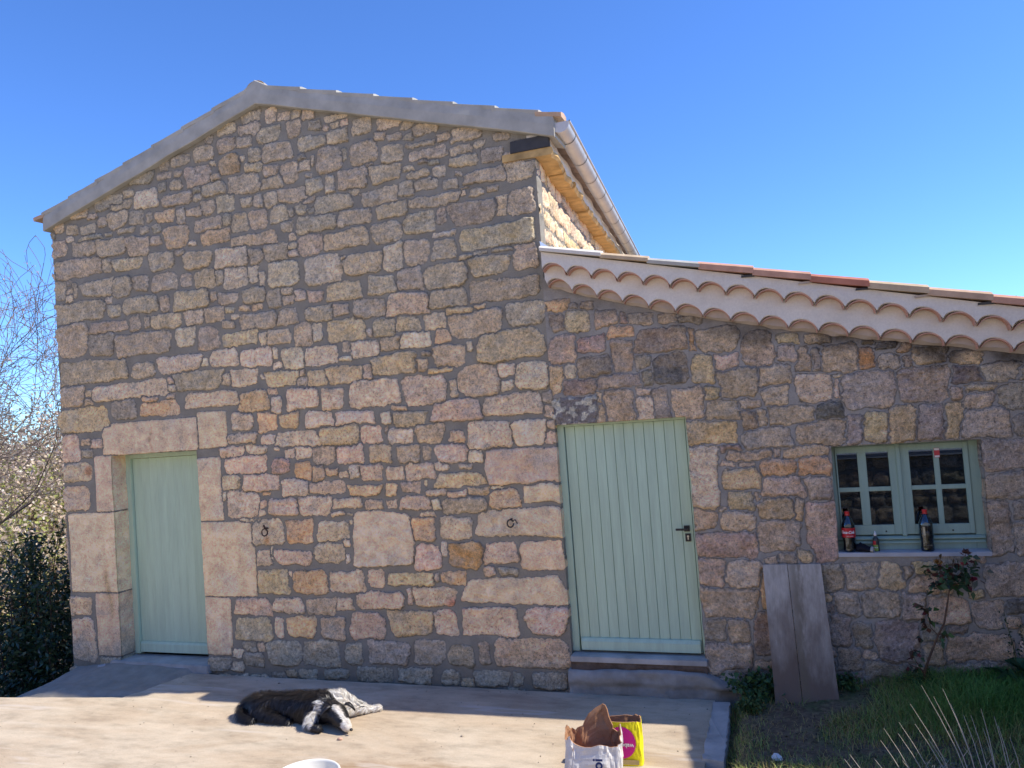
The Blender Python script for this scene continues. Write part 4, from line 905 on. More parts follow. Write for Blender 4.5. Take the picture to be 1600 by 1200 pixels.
mb = MB(); mb.lathe([(.018, 0), (.0225, .003), (.0225, .085), (.018, .098), (.010, .106), (.009, .112)], (x, y, SZ), 18); mb.build('body', simple('dark_plastic', (.035, .04, .04), .35, .5, .1, 10, 0), sb, True)
mb = MB(); mb.lathe([(.0095, .112), (.0095, .128), (.006, .132), (.004, .150)], (x-.001, y, SZ), 12); mb.build('nozzle', m_white, sb, True)
mb = MB(); V, F = strip([[(x+.0232*math.sin(t), y-.0232*math.cos(t), SZ+z_) for t in np.linspace(-1.1, .5, 8)] for z_ in (.006, .050)]); mb.add(V, F); lb = mb.build('green_label', simple('green_print', (.28, .42, .09), .5, .3, .4, 90, 0), sb)
mb = MB(); V, F = strip([[(x+.0232*math.sin(t), y-.0232*math.cos(t), SZ+z_) for t in np.linspace(-1.1, -.1, 6)] for z_ in (.050, .078)]); mb.add(V, F); mb.build('red_label', m_redlab, sb)
V, F = text_mesh('COLLE', .011, bold=True); mesh('label_text', [(x+(.0240+v.z)*math.sin(v.x/.024-.35), y-(.0240+v.z)*math.cos(v.x/.024-.35), SZ+.030+v.y) for v in V], F, m_txt, lb)
# dark cloth glove with a pale cuff
gv = thing('work_glove', 'crumpled dark work glove with a cream cuff lying beside the full bottle', 'glove', (.49, .02, SZ))
rows = []; 
for q, (px_, py_, rz, ry_) in enumerate([(.435, .05, .006, .012), (.45, .045, .024, .032), (.475, .035, .030, .040), (.50, .022, .027, .038), (.525, .012, .022, .034), (.542, .005, .018, .030)]):
    rows.append([(px_+.3*ry_*math.cos(a), py_+ry_*math.cos(a), SZ+.001+rz*(1+math.sin(a))*.98*(1+.16*math.sin(3*a+q*2))) for a in np.linspace(0, 2*math.pi, 15)[:-1]])
V, F = strip(rows, True); F.append(tuple(range(14))); F.append(tuple(range(len(V)-14, len(V)))[::-1])
mesh('fabric', V, F, simple('navy_fabric', (.014, .015, .022), .9, .2, .3, 30, .5, 120), gv, True)
mb = MB()
for k, (dx_, dy_) in enumerate(((-.02, .012), (-.028, 0), (-.026, -.014), (-.018, -.026), (.012, -.030))):
    mb.tube([(.452+dx_*.2, .045+dy_, SZ+.02), (.446+dx_, .043+dy_*1.3, SZ+.017), (.438+dx_*1.4, .045+dy_*1.5, SZ+.008)], [.010, .009, .006], 8)
mb.build('fingers', simple('navy_fabric_fingers', (.014, .015, .022), .9, .2, .3, 30, .5, 120), gv, True)
V, F = strip([rows[-1], [(a+.012, b-.004, c*1.0+.001) for a, b, c in rows[-1]], [(a+.018, b-.006, (c-SZ)*.93+SZ) for a, b, c in rows[-1]]], True); V = [(a, b, max(c, SZ+.001)) for a, b, c in V]
mesh('cuff', V, F, simple('cream_cuff', (.50, .46, .38), .9, .2, .2, 40, .4, 100), gv, True)

# ------------------------------------------------------------------ paper sacks
def paper(name, c, var=.12): 
    M = Mat(name, .75, .25); n = M.noise(9, 5, .65); M.base(M.mix(1, c, M.ramp(n, [(.3, 1-var), (.7, 1+var*.5)]), 'MULTIPLY')); M.bump(n, .5, .012); M.bump(M.noise(34, 3, .5, stretch=(3, 3, .5)), .3, .005); return M.m
m_kraft = paper('brown_kraft', (.42, .22, .115), .25)
def sack(name, lab, cx, cy, hx, hy, rot, rimf, mat, seed, lean=(0, 0), flare=.0, z0=-.058, crump=.012, nr=16, nn=72, group=None):
    b = thing(name, lab, 'paper sack', (cx, cy, z0), group)
    ca, sa = math.cos(rot), math.sin(rot); ang = np.linspace(0, 2*np.pi, nn, endpoint=False)
    def ring(t, inset):
        ex = .32+.25*t
        u = np.sign(np.cos(ang))*np.abs(np.cos(ang))**ex*(hx-inset)*(1+flare*t); v = np.sign(np.sin(ang))*np.abs(np.sin(ang))**ex*(hy-inset)*(1+flare*t*.6)
        hgt = rimf(ang)*t
        k = (fbm(ang*3.2+seed, hgt*9+seed, 4, seed)-.5)*2*crump*(.25+1.0*t); k2 = (fbm(np.cos(ang)*4+seed, np.sin(ang)*4+hgt*14, 3, seed+3)-.5)*2*crump*(.2+t)
        u = u+np.cos(ang)*k+k2; v = v+np.sin(ang)*k-k2*.6
        return [(cx+ca*a-sa*b_+lean[0]*h_, cy+sa*a+ca*b_+lean[1]*h_, z0+h_) for a, b_, h_ in zip(u, v, hgt)]
    outer = [ring(t, 0) for t in np.linspace(0, 1, nr)]; inner = [ring(t, .006) for t in np.linspace(1, .12, nr)]
    V, F = strip(outer, True); F.append(tuple(range(nn))[::-1]); mesh('paper', V, F, mat, b)
    V, F = strip([outer[-1]]+inner, True); F.append(tuple(range(len(V)-nn, len(V)))); mesh('lining', V, F, m_kraft, b)
    return b, (cx, cy, ca, sa, hx, hy, z0, lean)
def rim_w(a):   # a=0 right, pi/2 back, pi left, 3pi/2 front
    z = .262+.01*np.sin(a)+.165*np.exp(-((a-1.45)/.27)**2)+.05*np.exp(-((a-2.9)/.4)**2)+.055*np.exp(-((a-.35)/.25)**2)+.055*np.exp(-((a-4.0)/.32)**2)+.045*np.exp(-((a-3.45)/.12)**2)
    return z+(vn(a*7, 1, 4)-.5)*.022
m_wp = paper('white_paper', (.70, .68, .64))
sk1, q1 = sack('cement_sack', 'torn open white paper sack with brown lining standing on the slab', -1.28, -1.53, .175, .105, .10, rim_w, m_wp, 4, (.02, .12), .03, crump=.020)
def rim_y(a): return .275+.0*a+(vn(a*6, 2, 4)-.5)*.012-.035*np.exp(-((a-2.6)/.7)**2)+.010*np.exp(-((a-.6)/.3)**2)
m_yp = paper('yellow_paper', (.82, .74, .02), .06)
sk2, q2 = sack('mortar_sack', 'bright yellow paper sack with a magenta disc standing behind the white sack', -1.172, -1.225, .150, .060, .07, rim_y, m_yp, 9, (0, .03), .0, crump=.008)
# print on the yellow sack: magenta disc and upside down lettering, laid on its front
def on_sack(V, q, u0, w0, off):
    cx, cy, ca, sa, hx, hy, z0, lean = q; o_ = []
    for v in V:
        u = u0+v[0]; h_ = w0+v[1]; d = -(hy+.007+off+(v[2] if len(v) > 2 else 0))
        o_.append((cx+ca*u-sa*d+lean[0]*h_, cy+sa*u+ca*d+lean[1]*h_, z0+h_))
    return o_
n = 40; ring_ = [(.092*math.cos(2*math.pi*k/n), .100*math.sin(2*math.pi*k/n)) for k in range(n)]
ring_ = [(min(a, .118), b) for a, b in ring_]
m_mag = paper('magenta_print', (.72, .03, .30), .08)
mesh('printed_disc', on_sack(ring_, q2, .022, .148, 0), [tuple(range(n))], m_mag, sk2)
for body, size, du, dw in (('weber', .036, .034, .132), ('F', .040, .008, .164)):
    V, F = text_mesh(body, size, bold=True); mesh('printed_word', on_sack([(-v.x, -v.y, v.z) for v in V], q2, du+.02, dw, .003), F, m_txt, sk2)
mb = [( -.128, .012), (.128, .012), (.128, .042), (-.128, .042)]
mesh('bottom_flap', on_sack(mb, q2, 0, 0, .002), [(0, 1, 2, 3)], paper('flap_paper', (.62, .50, .22), .2), sk2)
V, F = text_mesh('oi', .085, bold=True); mesh('printed_word', on_sack([(-v.y, v.x, v.z) for v in V], q1, .045, .163, .024), F, simple('navy_print', (.03, .045, .14), .7, .2, .1, 30, 0), sk1)

r = np.random.default_rng(77); N = 200; P = np.stack([r.uniform(-8, -.7, N), -.15-3.0*r.random(N)**1.5, np.full(N, -.058)], 1); sz = r.uniform(.0018, .0045, N)*(1+1.2*(r.random(N) > .95))
cv = np.array([(sx, sy, sz_) for sx in (-1, 1) for sy in (-1, 1) for sz_ in (-.3, .9)])
V = (P[:, None]+cv[None]*sz[:, None, None]*r.uniform(.5, 1.1, (N, 8, 3))).reshape(-1, 3); b0 = (np.arange(N)*8)[:, None]
Q = np.concatenate([b0+np.array(f) for f in ((0, 2, 3, 1), (4, 5, 7, 6), (0, 1, 5, 4), (2, 6, 7, 3), (0, 4, 6, 2), (1, 3, 7, 5))])
tag(fastmesh('mortar_crumbs', V, Q, {}, simple('mortar_crumbs', (.34, .29, .23), .95, .1, .5, 30, .3)), 'small crumbs of mortar and grit scattered on the slab', 'grit', kind='stuff')
# cream bucket at the bottom edge
x, y = -2.80, -2.345; bk = thing('bucket', 'cream plastic bucket cut off by the bottom of the view', 'bucket', (x, y, -.06))
m_cream = simple('cream_plastic', (.80, .77, .68), .45, .4, .05, 6, 0)
mb = MB(); mb.lathe([(.145, .0), (.150, .004), (.188, .285), (.198, .287), (.200, .297), (.196, .302), (.186, .301), (.182, .292), (.146, .008), (.0, .008)], (x, y, -.06), 64, False); mb.build('tub', m_cream, bk, True)
mb = MB(); mb.tube([(x+.198*math.cos(a), y+.198*math.sin(a)*.995, .15-.05*math.sin(a)**2*0-abs(math.sin(a))*.06) for a in np.linspace(math.pi*.98, math.pi*2.02, 24)], .003, 6); mb.build('wire_handle', m_steel, bk, True)
mb = MB(); mb.tube([(x+.10, y+.03, -.04), (x+.112, y+.10, .205)], .003, 6); tag(mb.build('stirring_wire', m_rust), 'thin wire standing inside the cream bucket', 'wire')
# ------------------------------------------------------------------ dog
dog = thing('dog', 'black and white long haired collie asleep on the slab, head towards the right', 'dog', (-3.9, -.9, -.06))
pts = [(-4.30, -.90, .030, .095), (-4.18, -.90, .045, .118), (-4.02, -.91, .035, .100), (-3.82, -.92, .045, .112), (-3.66, -.93, .050, .112), (-3.53, -.97, .045, .088),
       (-3.43, -1.03, .045, .090), (-3.355, -1.08, .022, .068), (-3.295, -1.12, -.010, .042), (-3.25, -1.14, -.018, .032),
       (-4.16, -.99, .0, .070), (-4.00, -1.03, -.015, .045), (-3.90, -1.04, -.030, .028), (-3.84, -1.05, -.036, .024),
       (-3.64, -1.00, .025, .058), (-3.63, -1.10, -.008, .036), (-3.56, -1.15, -.030, .026), (-3.49, -1.155, -.034, .030),
       (-3.49, -.87, .055, .105), (-3.40, -.80, .000, .052), (-3.31, -.72, -.034, .024), (-3.235, -.665, -.036, .030),
       (-4.38, -.97, -.01, .050), (-4.28, -1.05, -.028, .036), (-4.16, -1.08, -.036, .022)]
ed = [(0, 1), (1, 2), (2, 3), (3, 4), (4, 5), (5, 6), (6, 7), (7, 8), (8, 9), (1, 10), (10, 11), (11, 12), (12, 13), (4, 14), (14, 15), (15, 16), (16, 17), (4, 18), (18, 19), (19, 20), (20, 21), (0, 22), (22, 23), (23, 24)]
me = bpy.data.meshes.new('body'); me.from_pydata([p[:3] for p in pts], ed, []); tmp = bpy.data.objects.new('tmp', me); COL.objects.link(tmp)
sk_ = tmp.modifiers.new('s', 'SKIN')
for k, v in enumerate(me.skin_vertices[0].data): v.radius = (pts[k][3], pts[k][3]); v.use_root = (k == 1)
ss = tmp.modifiers.new('d', 'SUBSURF'); ss.levels = 2; ss.render_levels = 2
dg = bpy.context.evaluated_depsgraph_get(); dg.update(); bme = bpy.data.meshes.new_from_object(tmp.evaluated_get(dg)); bpy.data.objects.remove(tmp)
BV = np.array([v.co for v in bme.vertices]); BV[:, 2] = np.maximum(BV[:, 2], -.057)
BV[:, 2] += 0
BF = [tuple(p.vertices) for p in bme.polygons]
BLK = np.array([.011, .011, .013]); WHT = np.array([.62, .57, .50]); BRN = np.array([.016, .013, .012])
def seg_d(P, a, b):
    a = np.array(a); b = np.array(b); d = b-a; t = np.clip(((P-a)@d)/(d@d), 0, 1)[:, None]; return np.linalg.norm(P-(a+t*d), axis=1)
def dogcol(P):
    c = np.tile(BLK, (len(P), 1)); n = fbm(P[:, 0]*30, P[:, 1]*30+P[:, 2]*20, 3, 5)[:, None]; c = c*(1-.5*(n > .55))+BRN*.5*(n > .55)
    j = (fbm(P[:, 0]*25, P[:, 1]*25, 3, 9)-.5)*.05
    wm = np.zeros(len(P), bool)
    wm |= (seg_d(P, (-3.47, -.86, .10), (-3.40, -.84, .03))+j < .115) & (P[:, 1] > -1.0) & (P[:, 0] > -3.56)
    wm |= seg_d(P, (-3.40, -.80, .0), (-3.27, -.67, -.03))+j < .065
    wm |= (seg_d(P, (-3.57, -1.03, .09), (-3.62, -1.15, -.01))+j*.6 < .046)
    wm |= seg_d(P, (-3.30, -1.11, .0), (-3.25, -1.14, -.02))+j*.3 < .042
    wm |= seg_d(P, (-3.42, -1.06, .12), (-3.30, -1.115, .03))+j*.3 < .020
    c[wm] = WHT*(.85+.25*n[wm])
    pad = seg_d(P, (-3.205, -.655, -.03), (-3.20, -.65, -.03)) < .018; c[pad] = (.05, .04, .04)
    return c
M_ = Mat('dog_fur', .42, .45); M_.base(M_.attr('stone', True)); m_fur = M_.m
V3 = BV; q = np.array([f if len(f) == 4 else (f+(f[-1],))[:4] for f in BF])
quad = np.array([f for f in BF if len(f) == 4])
body = fastmesh('body', BV, quad, {'stone': dogcol(BV)}, m_fur, dog, True)
# coat
A = BV[quad]; cen = A.mean(1); nrm = np.cross(A[:, 2]-A[:, 0], A[:, 3]-A[:, 1]); ar = np.linalg.norm(nrm, axis=1); nrm /= ar[:, None]+1e-9
N = 22000; pick = rng.choice(len(quad), N, p=ar/ar.sum()); u = rng.random((N, 2))
a0, a1, a2, a3 = [A[pick, k] for k in range(4)]
P0 = (a0*(1-u[:, :1])+a1*u[:, :1])*(1-u[:, 1:])+(a3*(1-u[:, :1])+a2*u[:, :1])*u[:, 1:]; Nn = nrm[pick]
if ((P0[:, 2] > .12)*(Nn[:, 2] > 0)).sum() < .3*(P0[:, 2] > .12).sum(): Nn = -Nn
flow = np.tile(np.array([-1., -.15, -.25]), (N, 1)); flow += (fbm(P0[:, 0]*9, P0[:, 1]*9, 3, 2)[:, None]-.5)*np.array([1., 2.6, 1.2])
front = (P0[:, 1] < -.9) & (P0[:, 0] < -3.6); flow[front] += np.array([.3, -.7, -1.2])
tang = flow-(flow*Nn).sum(1, keepdims=True)*Nn; tang /= np.linalg.norm(tang, axis=1, keepdims=True)+1e-9
ln = rng.uniform(.025, .060, N); paws = (P0[:, 2] < -.0) & ((P0[:, 0] > -3.7)); ln[paws] *= .4; ruff = (seg_d(P0, (-3.50, -.87, .05), (-3.44, -.85, .05)) < .14) & ~paws; flow[ruff] += rng.normal(size=(ruff.sum(), 3))*.9; face = (P0[:, 0] > -3.46) & (P0[:, 1] < -.95); ln[face] *= .32
lift = rng.uniform(.12, .5, N)[:, None]*(1-.5*face[:, None])
P1 = P0+tang*(ln*.5)[:, None]+Nn*(ln[:, None]*lift); P2 = P1+tang*(ln*.6)[:, None]-np.array([0, 0, 1])*(ln*.18)[:, None]
for p in (P1, P2): p[:, 2] = np.maximum(p[:, 2], -.055)
side = np.cross(tang, Nn); wd = rng.uniform(.0012, .0026, N)[:, None]
FV = np.stack([P0-side*wd, P0+side*wd, P1+side*wd*.8, P1-side*wd*.8, P2+side*wd*.15, P2-side*wd*.15], 1).reshape(-1, 3)
b0 = (np.arange(N)*6)[:, None]; FQ = np.concatenate([b0+np.array([0, 1, 2, 3]), b0+np.array([3, 2, 4, 5])])
fc = dogcol(P0)*(rng.uniform(.6, 1.7, N)[:, None]); hl = (rng.random(N) < .10) & (P0[:, 2] > .03) & (fc[:, 0] < .1); fc[hl] = np.array([.055, .052, .052])*rng.uniform(.6, 1.4, (hl.sum(), 1)); fc = np.minimum(fc, .72)  # some upper strands coloured paler, painting the sheen on the back
fastmesh('fur', FV, FQ, {'stone': np.repeat(fc, 6, 0)}, m_fur, dog)
m_blk = simple('dog_black', (.012, .011, .012), .4, .5, .2, 40, .1); m_nose = simple('dog_nose', (.02, .016, .016), .3, .5, .1, 60, .2)
def ellips(name, c, r, m, parent, rot=None, n=10):
    mb = MB(); Mx = rot or Matrix.Identity(3); rows = []
    for i in range(n+1):
        th = math.pi*i/n; rows.append([Vector(c)+Mx@Vector((r[0]*math.sin(th)*math.cos(a), r[1]*math.sin(th)*math.sin(a), r[2]*math.cos(th))) for a in np.linspace(0, 2*math.pi, 13)[:-1]])
    V, F = strip(rows, True); mb.add(V, F); return mb.build(name, m, parent, True)
ellips('nose', (-3.232, -1.152, -.016), (.013, .012, .011), m_nose, dog)
ellips('eye', (-3.345, -1.118, .048), (.009, .006, .005), m_nose, dog); ellips('eye', (-3.315, -1.065, .052), (.009, .006, .005), m_nose, dog)
for (bx_, by, bz), d in (((-3.475, -1.06, .105), (-.035, -.075, -.045)), ((-3.375, -.985, .105), (.075, .015, -.050))):
    b = Vector((bx_, by, bz)); d = Vector(d); s = d.cross(Vector((0, 0, 1))).normalized()*.034; up = Vector((0, 0, .018)); rows = []
    for t, wv, hv in ((0, 1, 0), (.3, 1.05, 1), (.65, .75, .8), (1, .12, -.2)):
        c_ = b+d*t+up*hv; rows.append([c_-s*wv, c_+Vector((0, 0, .012)), c_+s*wv, c_-Vector((0, 0, .008))])
    V, F = strip(rows, True); mesh('ear', V, F, m_blk, dog, True)

# ------------------------------------------------------------------ plants
def leafmat(name, rough=.6, trans=.25, spec=.3):
    M = Mat(name, rough, spec); a = M.attr('tint', True); M.base(a)
    tl = M.n.new('ShaderNodeBsdfTranslucent'); M.l(a, tl.inputs[0]); mx_ = M.n.new('ShaderNodeMixShader'); mx_.inputs[0].default_value = trans
    M.l(M.b.outputs[0], mx_.inputs[1]); M.l(tl.outputs[0], mx_.inputs[2]); M.l(mx_.outputs[0], M.n['Material Output'].inputs[0]); return M.m
m_leaf = leafmat('leaf', .5, .2); m_gloss = leafmat('glossy_leaf', .30, .12, .5); m_grass = leafmat('grass', .65, .3); m_petal = leafmat('petal', .8, .35)
m_bark = simple('bark', (.10, .075, .060), .95, .1, .35, 20, .6, 40); m_twig = simple('pale_twig', (.20, .16, .135), .95, .1, .3, 30, .3, 60)
def leaves(name, P, D, L, Wd, cols, mat, parent=None, droop=.2, seed=1):
    "P base points, D directions, L lengths, Wd widths -> one mesh of folded leaves"
    r = np.random.default_rng(seed); n = len(P); P = np.asarray(P, float); D = np.asarray(D, float); D /= np.linalg.norm(D, axis=1, keepdims=True)+1e-9
    L = np.broadcast_to(L, n)[:, None]*r.uniform(.7, 1.3, (n, 1)); W_ = np.broadcast_to(Wd, n)[:, None]*r.uniform(.8, 1.2, (n, 1))
    rnd = r.normal(size=(n, 3)); s = np.cross(D, rnd); s /= np.linalg.norm(s, axis=1, keepdims=True)+1e-9; up = np.cross(s, D)
    a = P; b = P+D*L*.5+s*W_*.5+up*W_*.12; c = P+D*L-np.array([0, 0, 1])*L*droop; d = P+D*L*.5-s*W_*.5+up*W_*.12
    V = np.stack([a, b, c, d], 1).reshape(-1, 3); Q = (np.arange(n)*4)[:, None]+np.arange(4)
    cols = np.asarray(cols, float); 
    if cols.ndim == 2 and len(cols) != n: cols = cols[r.integers(0, len(cols), n)]
    cols = cols*r.uniform(.7, 1.3, (n, 1))
    return fastmesh(name, V, Q, {'tint': np.repeat(np.clip(cols, 0, .9), 4, 0)}, mat, parent)
def rdir(r, n): d = r.normal(size=(n, 3)); return d/np.linalg.norm(d, axis=1, keepdims=True)

# grass
r = np.random.default_rng(5); N = 75000
gx_ = r.uniform(-.545, 2.25, N); gy_ = r.uniform(-2.3, .0, N); den = fbm(gx_*2.2, gy_*2.2, 3, 7)
lush = np.clip((gx_-.3)*1.2, 0, 1)*np.clip((gy_+.95)*3, 0, 1); soil = np.exp(-((gx_-.35)/.28)**2-((gy_+.32)/.22)**2)
keep = r.random(N) < np.clip((den-.36)*3.2, .10, 1)*.75+lush*.8-soil*.8
gx_, gy_, lush, den = gx_[keep], gy_[keep], lush[keep], den[keep]; N = len(gx_)
hgt = r.uniform(.018, .05, N)*(1+1.6*lush)*(.6+den); az = r.uniform(0, 2*np.pi, N); ln_ = hgt*r.uniform(.3, 1.5, N)
d = np.stack([np.cos(az), np.sin(az), 0*az], 1); s = np.stack([-np.sin(az), np.cos(az), 0*az], 1)*r.uniform(.0012, .0026, N)[:, None]
B = np.stack([gx_, gy_, zg(gx_, gy_)-.004], 1); Mi = B+d*ln_[:, None]*.35+np.array([0, 0, 1])*hgt[:, None]*.7; T = B+d*ln_[:, None]+np.array([0, 0, 1])*hgt[:, None]
V = np.stack([B-s, B+s, Mi+s*.8, Mi-s*.8, T+s*.1, T-s*.1], 1).reshape(-1, 3); b0 = (np.arange(N)*6)[:, None]
gc = np.array([[.075, .115, .03], [.05, .09, .025], [.10, .13, .045], [.16, .135, .065], [.12, .105, .055]])[np.where(r.random(N) < .35+.4*lush, r.integers(0, 3, N), r.integers(2, 5, N))]
gc = gc*(1-lush[:, None]*.75)+lush[:, None]*.75*np.array([.035, .105, .025]); gc = gc*np.array([3.5, 3.2, 2.6])*r.uniform(.6, 1.35, (N, 1))
tag(fastmesh('grass', V, np.concatenate([b0+np.array([0, 1, 2, 3]), b0+np.array([3, 2, 4, 5])]), {'tint': np.repeat(gc, 6, 0)}, m_grass), 'short rough grass and moss growing in the yard', 'grass', kind='stuff')
# dead leaves and crumbs on the bare soil
N = 1500; P = np.stack([r.uniform(-.5, 2.1, N), r.uniform(-2.2, -.05, N), np.zeros(N)], 1); P[:, 2] = zg(P[:, 0], P[:, 1])+.004
D = rdir(r, N); D[:, 2] = np.abs(D[:, 2])*.3
tag(leaves('leaf_litter', P, D, .018, .012, [(.10, .065, .04), (.16, .11, .07), (.05, .035, .025), (.22, .18, .13)], m_leaf, seed=3), 'brown leaf litter scattered over the bare earth of the yard', 'leaf litter', kind='stuff')

def rosette(name, lab, cat, c, n, rad, hgt, L, W_, cols, seed, mat=None, stems=10, group=None, droop=.35):
    t = thing(name, lab, cat, c, group); r = np.random.default_rng(seed); P = []; D = []; mb = MB()
    for k in range(stems):
        a = r.uniform(0, 6.28); rr_ = rad*math.sqrt(r.random()); tip = Vector((c[0]+rr_*math.cos(a), c[1]+rr_*math.sin(a)*.6, c[2]+hgt*r.uniform(.35, 1)*(1-.5*rr_/rad)))
        mid = Vector(c).lerp(tip, .5)+Vector((0, 0, hgt*.12)); mb.tube([c, mid, tip], [.004, .003, .0015], 5, False)
        for q in range(n//stems): 
            s = r.uniform(.35, 1.05); p = Vector(c).lerp(tip, s)+Vector(r.normal(size=3)*rad*.16); p.z = max(p.z, c[2]+.01); P.append(p); D.append(Vector(r.normal(size=3))+Vector((0, -.3, .35)))
    mb.build('stem', m_leaf_stem, t); leaves('foliage', [tuple(p) for p in P], [tuple(d_) for d_ in D], L, W_, cols, mat or m_leaf, t, droop, seed); return t
m_leaf_stem = simple('green_stem', (.08, .10, .04), .8, .2, .2, 30, 0)
GD = [(.06, .13, .045), (.09, .17, .055), (.05, .10, .05)]
rosette('weed', 'bushy green weed between the slab corner and the board', 'weed', (-.36, -.14, .02), 520, .20, .22, .040, .038, GD, 4, group='weeds at the foot of the annex wall')
rosette('weed', 'small green weed poking out right of the board foot', 'weed', (.30, -.09, .06), 220, .12, .17, .035, .032, GD, 5, group='weeds at the foot of the annex wall')
rosette('weed', 'low weed by the front corner of the kerb', 'weed', (-.36, -.42, .0), 300, .13, .10, .026, .022, [(.06, .11, .03), (.08, .12, .04)], 6, group='weeds at the foot of the annex wall')
rosette('weed', 'tufty green weed round the foot of the rose', 'weed', (.78, -.16, .12), 420, .15, .15, .05, .008, [(.07, .14, .035), (.05, .11, .03)], 8, group='weeds at the foot of the annex wall')
# dock with broad leaves and an upright stalk at the right edge
dk = rosette('dock_plant', 'broad leaved green dock with a tall stalk at the right edge', 'plant', (1.40, -.14, .18), 40, .14, .20, .17, .075, [(.05, .12, .055), (.06, .14, .07)], 9, stems=8, droop=.25)
mb = MB(); P = []; D = []
for k in range(4):
    b = Vector((1.38+.05*k, -.13, .2)); tip = b+Vector((-.05+.04*k, .02, .45-.08*k)); mb.tube([b, b.lerp(tip, .5)+Vector((.01, 0, 0)), tip], [.004, .003, .0015], 5)
    for q in range(26): P.append(tuple(b.lerp(tip, .3+.7*random.random())+Vector((random.gauss(0, .012), random.gauss(0, .012), 0)))); D.append((random.gauss(0, 1), random.gauss(0, 1), .8))
mb.build('stalk', m_leaf_stem, dk); leaves('seed_leaf', P, D, .035, .014, [(.03, .065, .03)], m_leaf, dk, .3, 4)

# rose
rose = thing('rose_bush', 'leggy rose with reddish stem and faded blooms in front of the window sill', 'rose bush', (.79, -.16, .12))
stem = [(.79, -.16, .10), (.80, -.17, .25), (.86, -.17, .40), (.905, -.17, .50), (.95, -.16, .58), (.985, -.15, .72), (1.01, -.15, .84)]
m_rstem = simple('rose_stem', (.15, .09, .055), .8, .2, .2, 30, .2)
mb = MB(); mb.tube(stem, [.010, .009, .008, .007, .0065, .0055, .004], 7); mb.build('stem', m_rstem, rose, True)
tw_ = [[(.905, -.17, .50), (.86, -.18, .56), (.85, -.19, .66)], [(.905, -.17, .50), (.95, -.18, .53)], [(1.01, -.15, .84), (.96, -.16, .93), (.945, -.17, 1.0)], [(1.01, -.15, .84), (1.09, -.16, .94), (1.12, -.17, 1.06)], [(1.01, -.15, .84), (1.15, -.15, .88)],
       [(1.01, -.15, .84), (.93, -.2, .86), (.90, -.21, .84)], [(.85, -.19, .66), (.80, -.19, .72)], [(1.01, -.15, .84), (1.04, -.16, 1.0)], [(.80, -.17, .25), (.70, -.18, .30)], [(.80, -.17, .22), (.74, -.2, .34), (.73, -.2, .40)]]
P = []; D = []; Cc = []
for t_ in tw_:
    mb = MB(); mb.tube(t_, [.0045]+[.003]*(len(t_)-1), 5, False); mb.build('twig', m_rstem, rose)
    for q in range(5 if t_[0][2] > .8 else 3):
        p = Vector(t_[-2]).lerp(Vector(t_[-1]), random.random()); d_ = Vector((random.gauss(0, 1), random.gauss(-.3, .6), random.gauss(0, .6)))
        for z_ in range(3): P.append(tuple(p+d_*.018*z_)); D.append(tuple(d_+Vector((random.gauss(0, .8), 0, random.gauss(0, .8))))); Cc.append(random.choice([(.05, .10, .04), (.06, .13, .04), (.14, .035, .035), (.10, .07, .03), (.045, .08, .05)]))
for q in range(110):
    P.append((random.gauss(1.03, .085), random.gauss(-.16, .035), random.gauss(.91, .045))); D.append((random.gauss(0, 1), random.gauss(-.3, .7), random.gauss(0, .7))); Cc.append(random.choice([(.05, .10, .045), (.07, .12, .06), (.04, .085, .04), (.12, .045, .04), (.10, .12, .09)]))
for p in ((.80, -.2, .72), (.84, -.2, .56), (.73, -.2, .40), (.79, -.2, .49), (.83, -.2, .62)):
    for q in range(4): P.append(p); D.append((random.gauss(0, 1), random.gauss(0, .6), random.gauss(-.2, .6))); Cc.append(random.choice([(.09, .06, .03), (.05, .07, .045), (.11, .05, .03)]))
leaves('foliage', P, D, .046, .034, np.array(Cc), m_leaf, rose, .25, 12)
def bloom(c, cols, k, seed):
    P = [c]*k; rr_ = np.random.default_rng(seed); D = rdir(rr_, k); D[:, 2] = np.abs(D[:, 2])+.1; leaves('bloom', P, D, .032, .030, cols, m_petal, rose, .1, seed)
bloom((.945, -.17, 1.005), [(.45, .24, .06), (.34, .15, .04), (.60, .42, .22)], 34, 3); bloom((1.125, -.17, 1.07), [(.16, .09, .08), (.24, .13, .10)], 26, 4); bloom((1.16, -.16, .885), [(.25, .03, .06)], 12, 5); bloom((1.115, -.17, .985), [(.40, .06, .07)], 5, 6)

# lavender with dry stalks, cut off by the bottom edge; its tips catch the sun
lav = thing('lavender_bush', 'grey lavender bush with pale dry stalks at the lower right corner', 'bush', (.66, -1.65, .05))
tips = [(.372, .30), (.392, .377), (.46, .36), (.475, .395), (.538, .508), (.552, .40), (.598, .622), (.652, .566), (.70, .609), (.743, .505), (.79, .47), (.826, .47), (.872, .515), (.93, .478), (.95, .42), (.61, .33), (1.0, .36), (.175, .20), (.205, .22), (.88, .40), (.33, .2), (1.06, .3)]
mb = MB(); P = []; D = []
for k, (tx_, tz_) in enumerate(tips):
    yy = -1.5+random.uniform(-.05, .05); base = Vector((tx_+(.20*max(0, min(1, (.86-tx_)/.3))+.0)*(tz_+.1)*1.7+.012, yy-.16, -.03)); tip = Vector((tx_, yy, tz_)); mid = base.lerp(tip, .5)+Vector((.018, 0, .02))
    mb.tube([base, mid, mid.lerp(tip, .5)+Vector((.004, 0, 0)), tip], [.0027, .0023, .0019, .0010], 5)
    if k % 2: mb.tube([mid, mid+Vector((random.choice((-1, 1))*.035, 0, .05))], [.002, .0008], 4)
mb.build('dry_stalk', simple('dry_stalk', (.50, .43, .33), .85, .2, .2, 30, .1), lav)
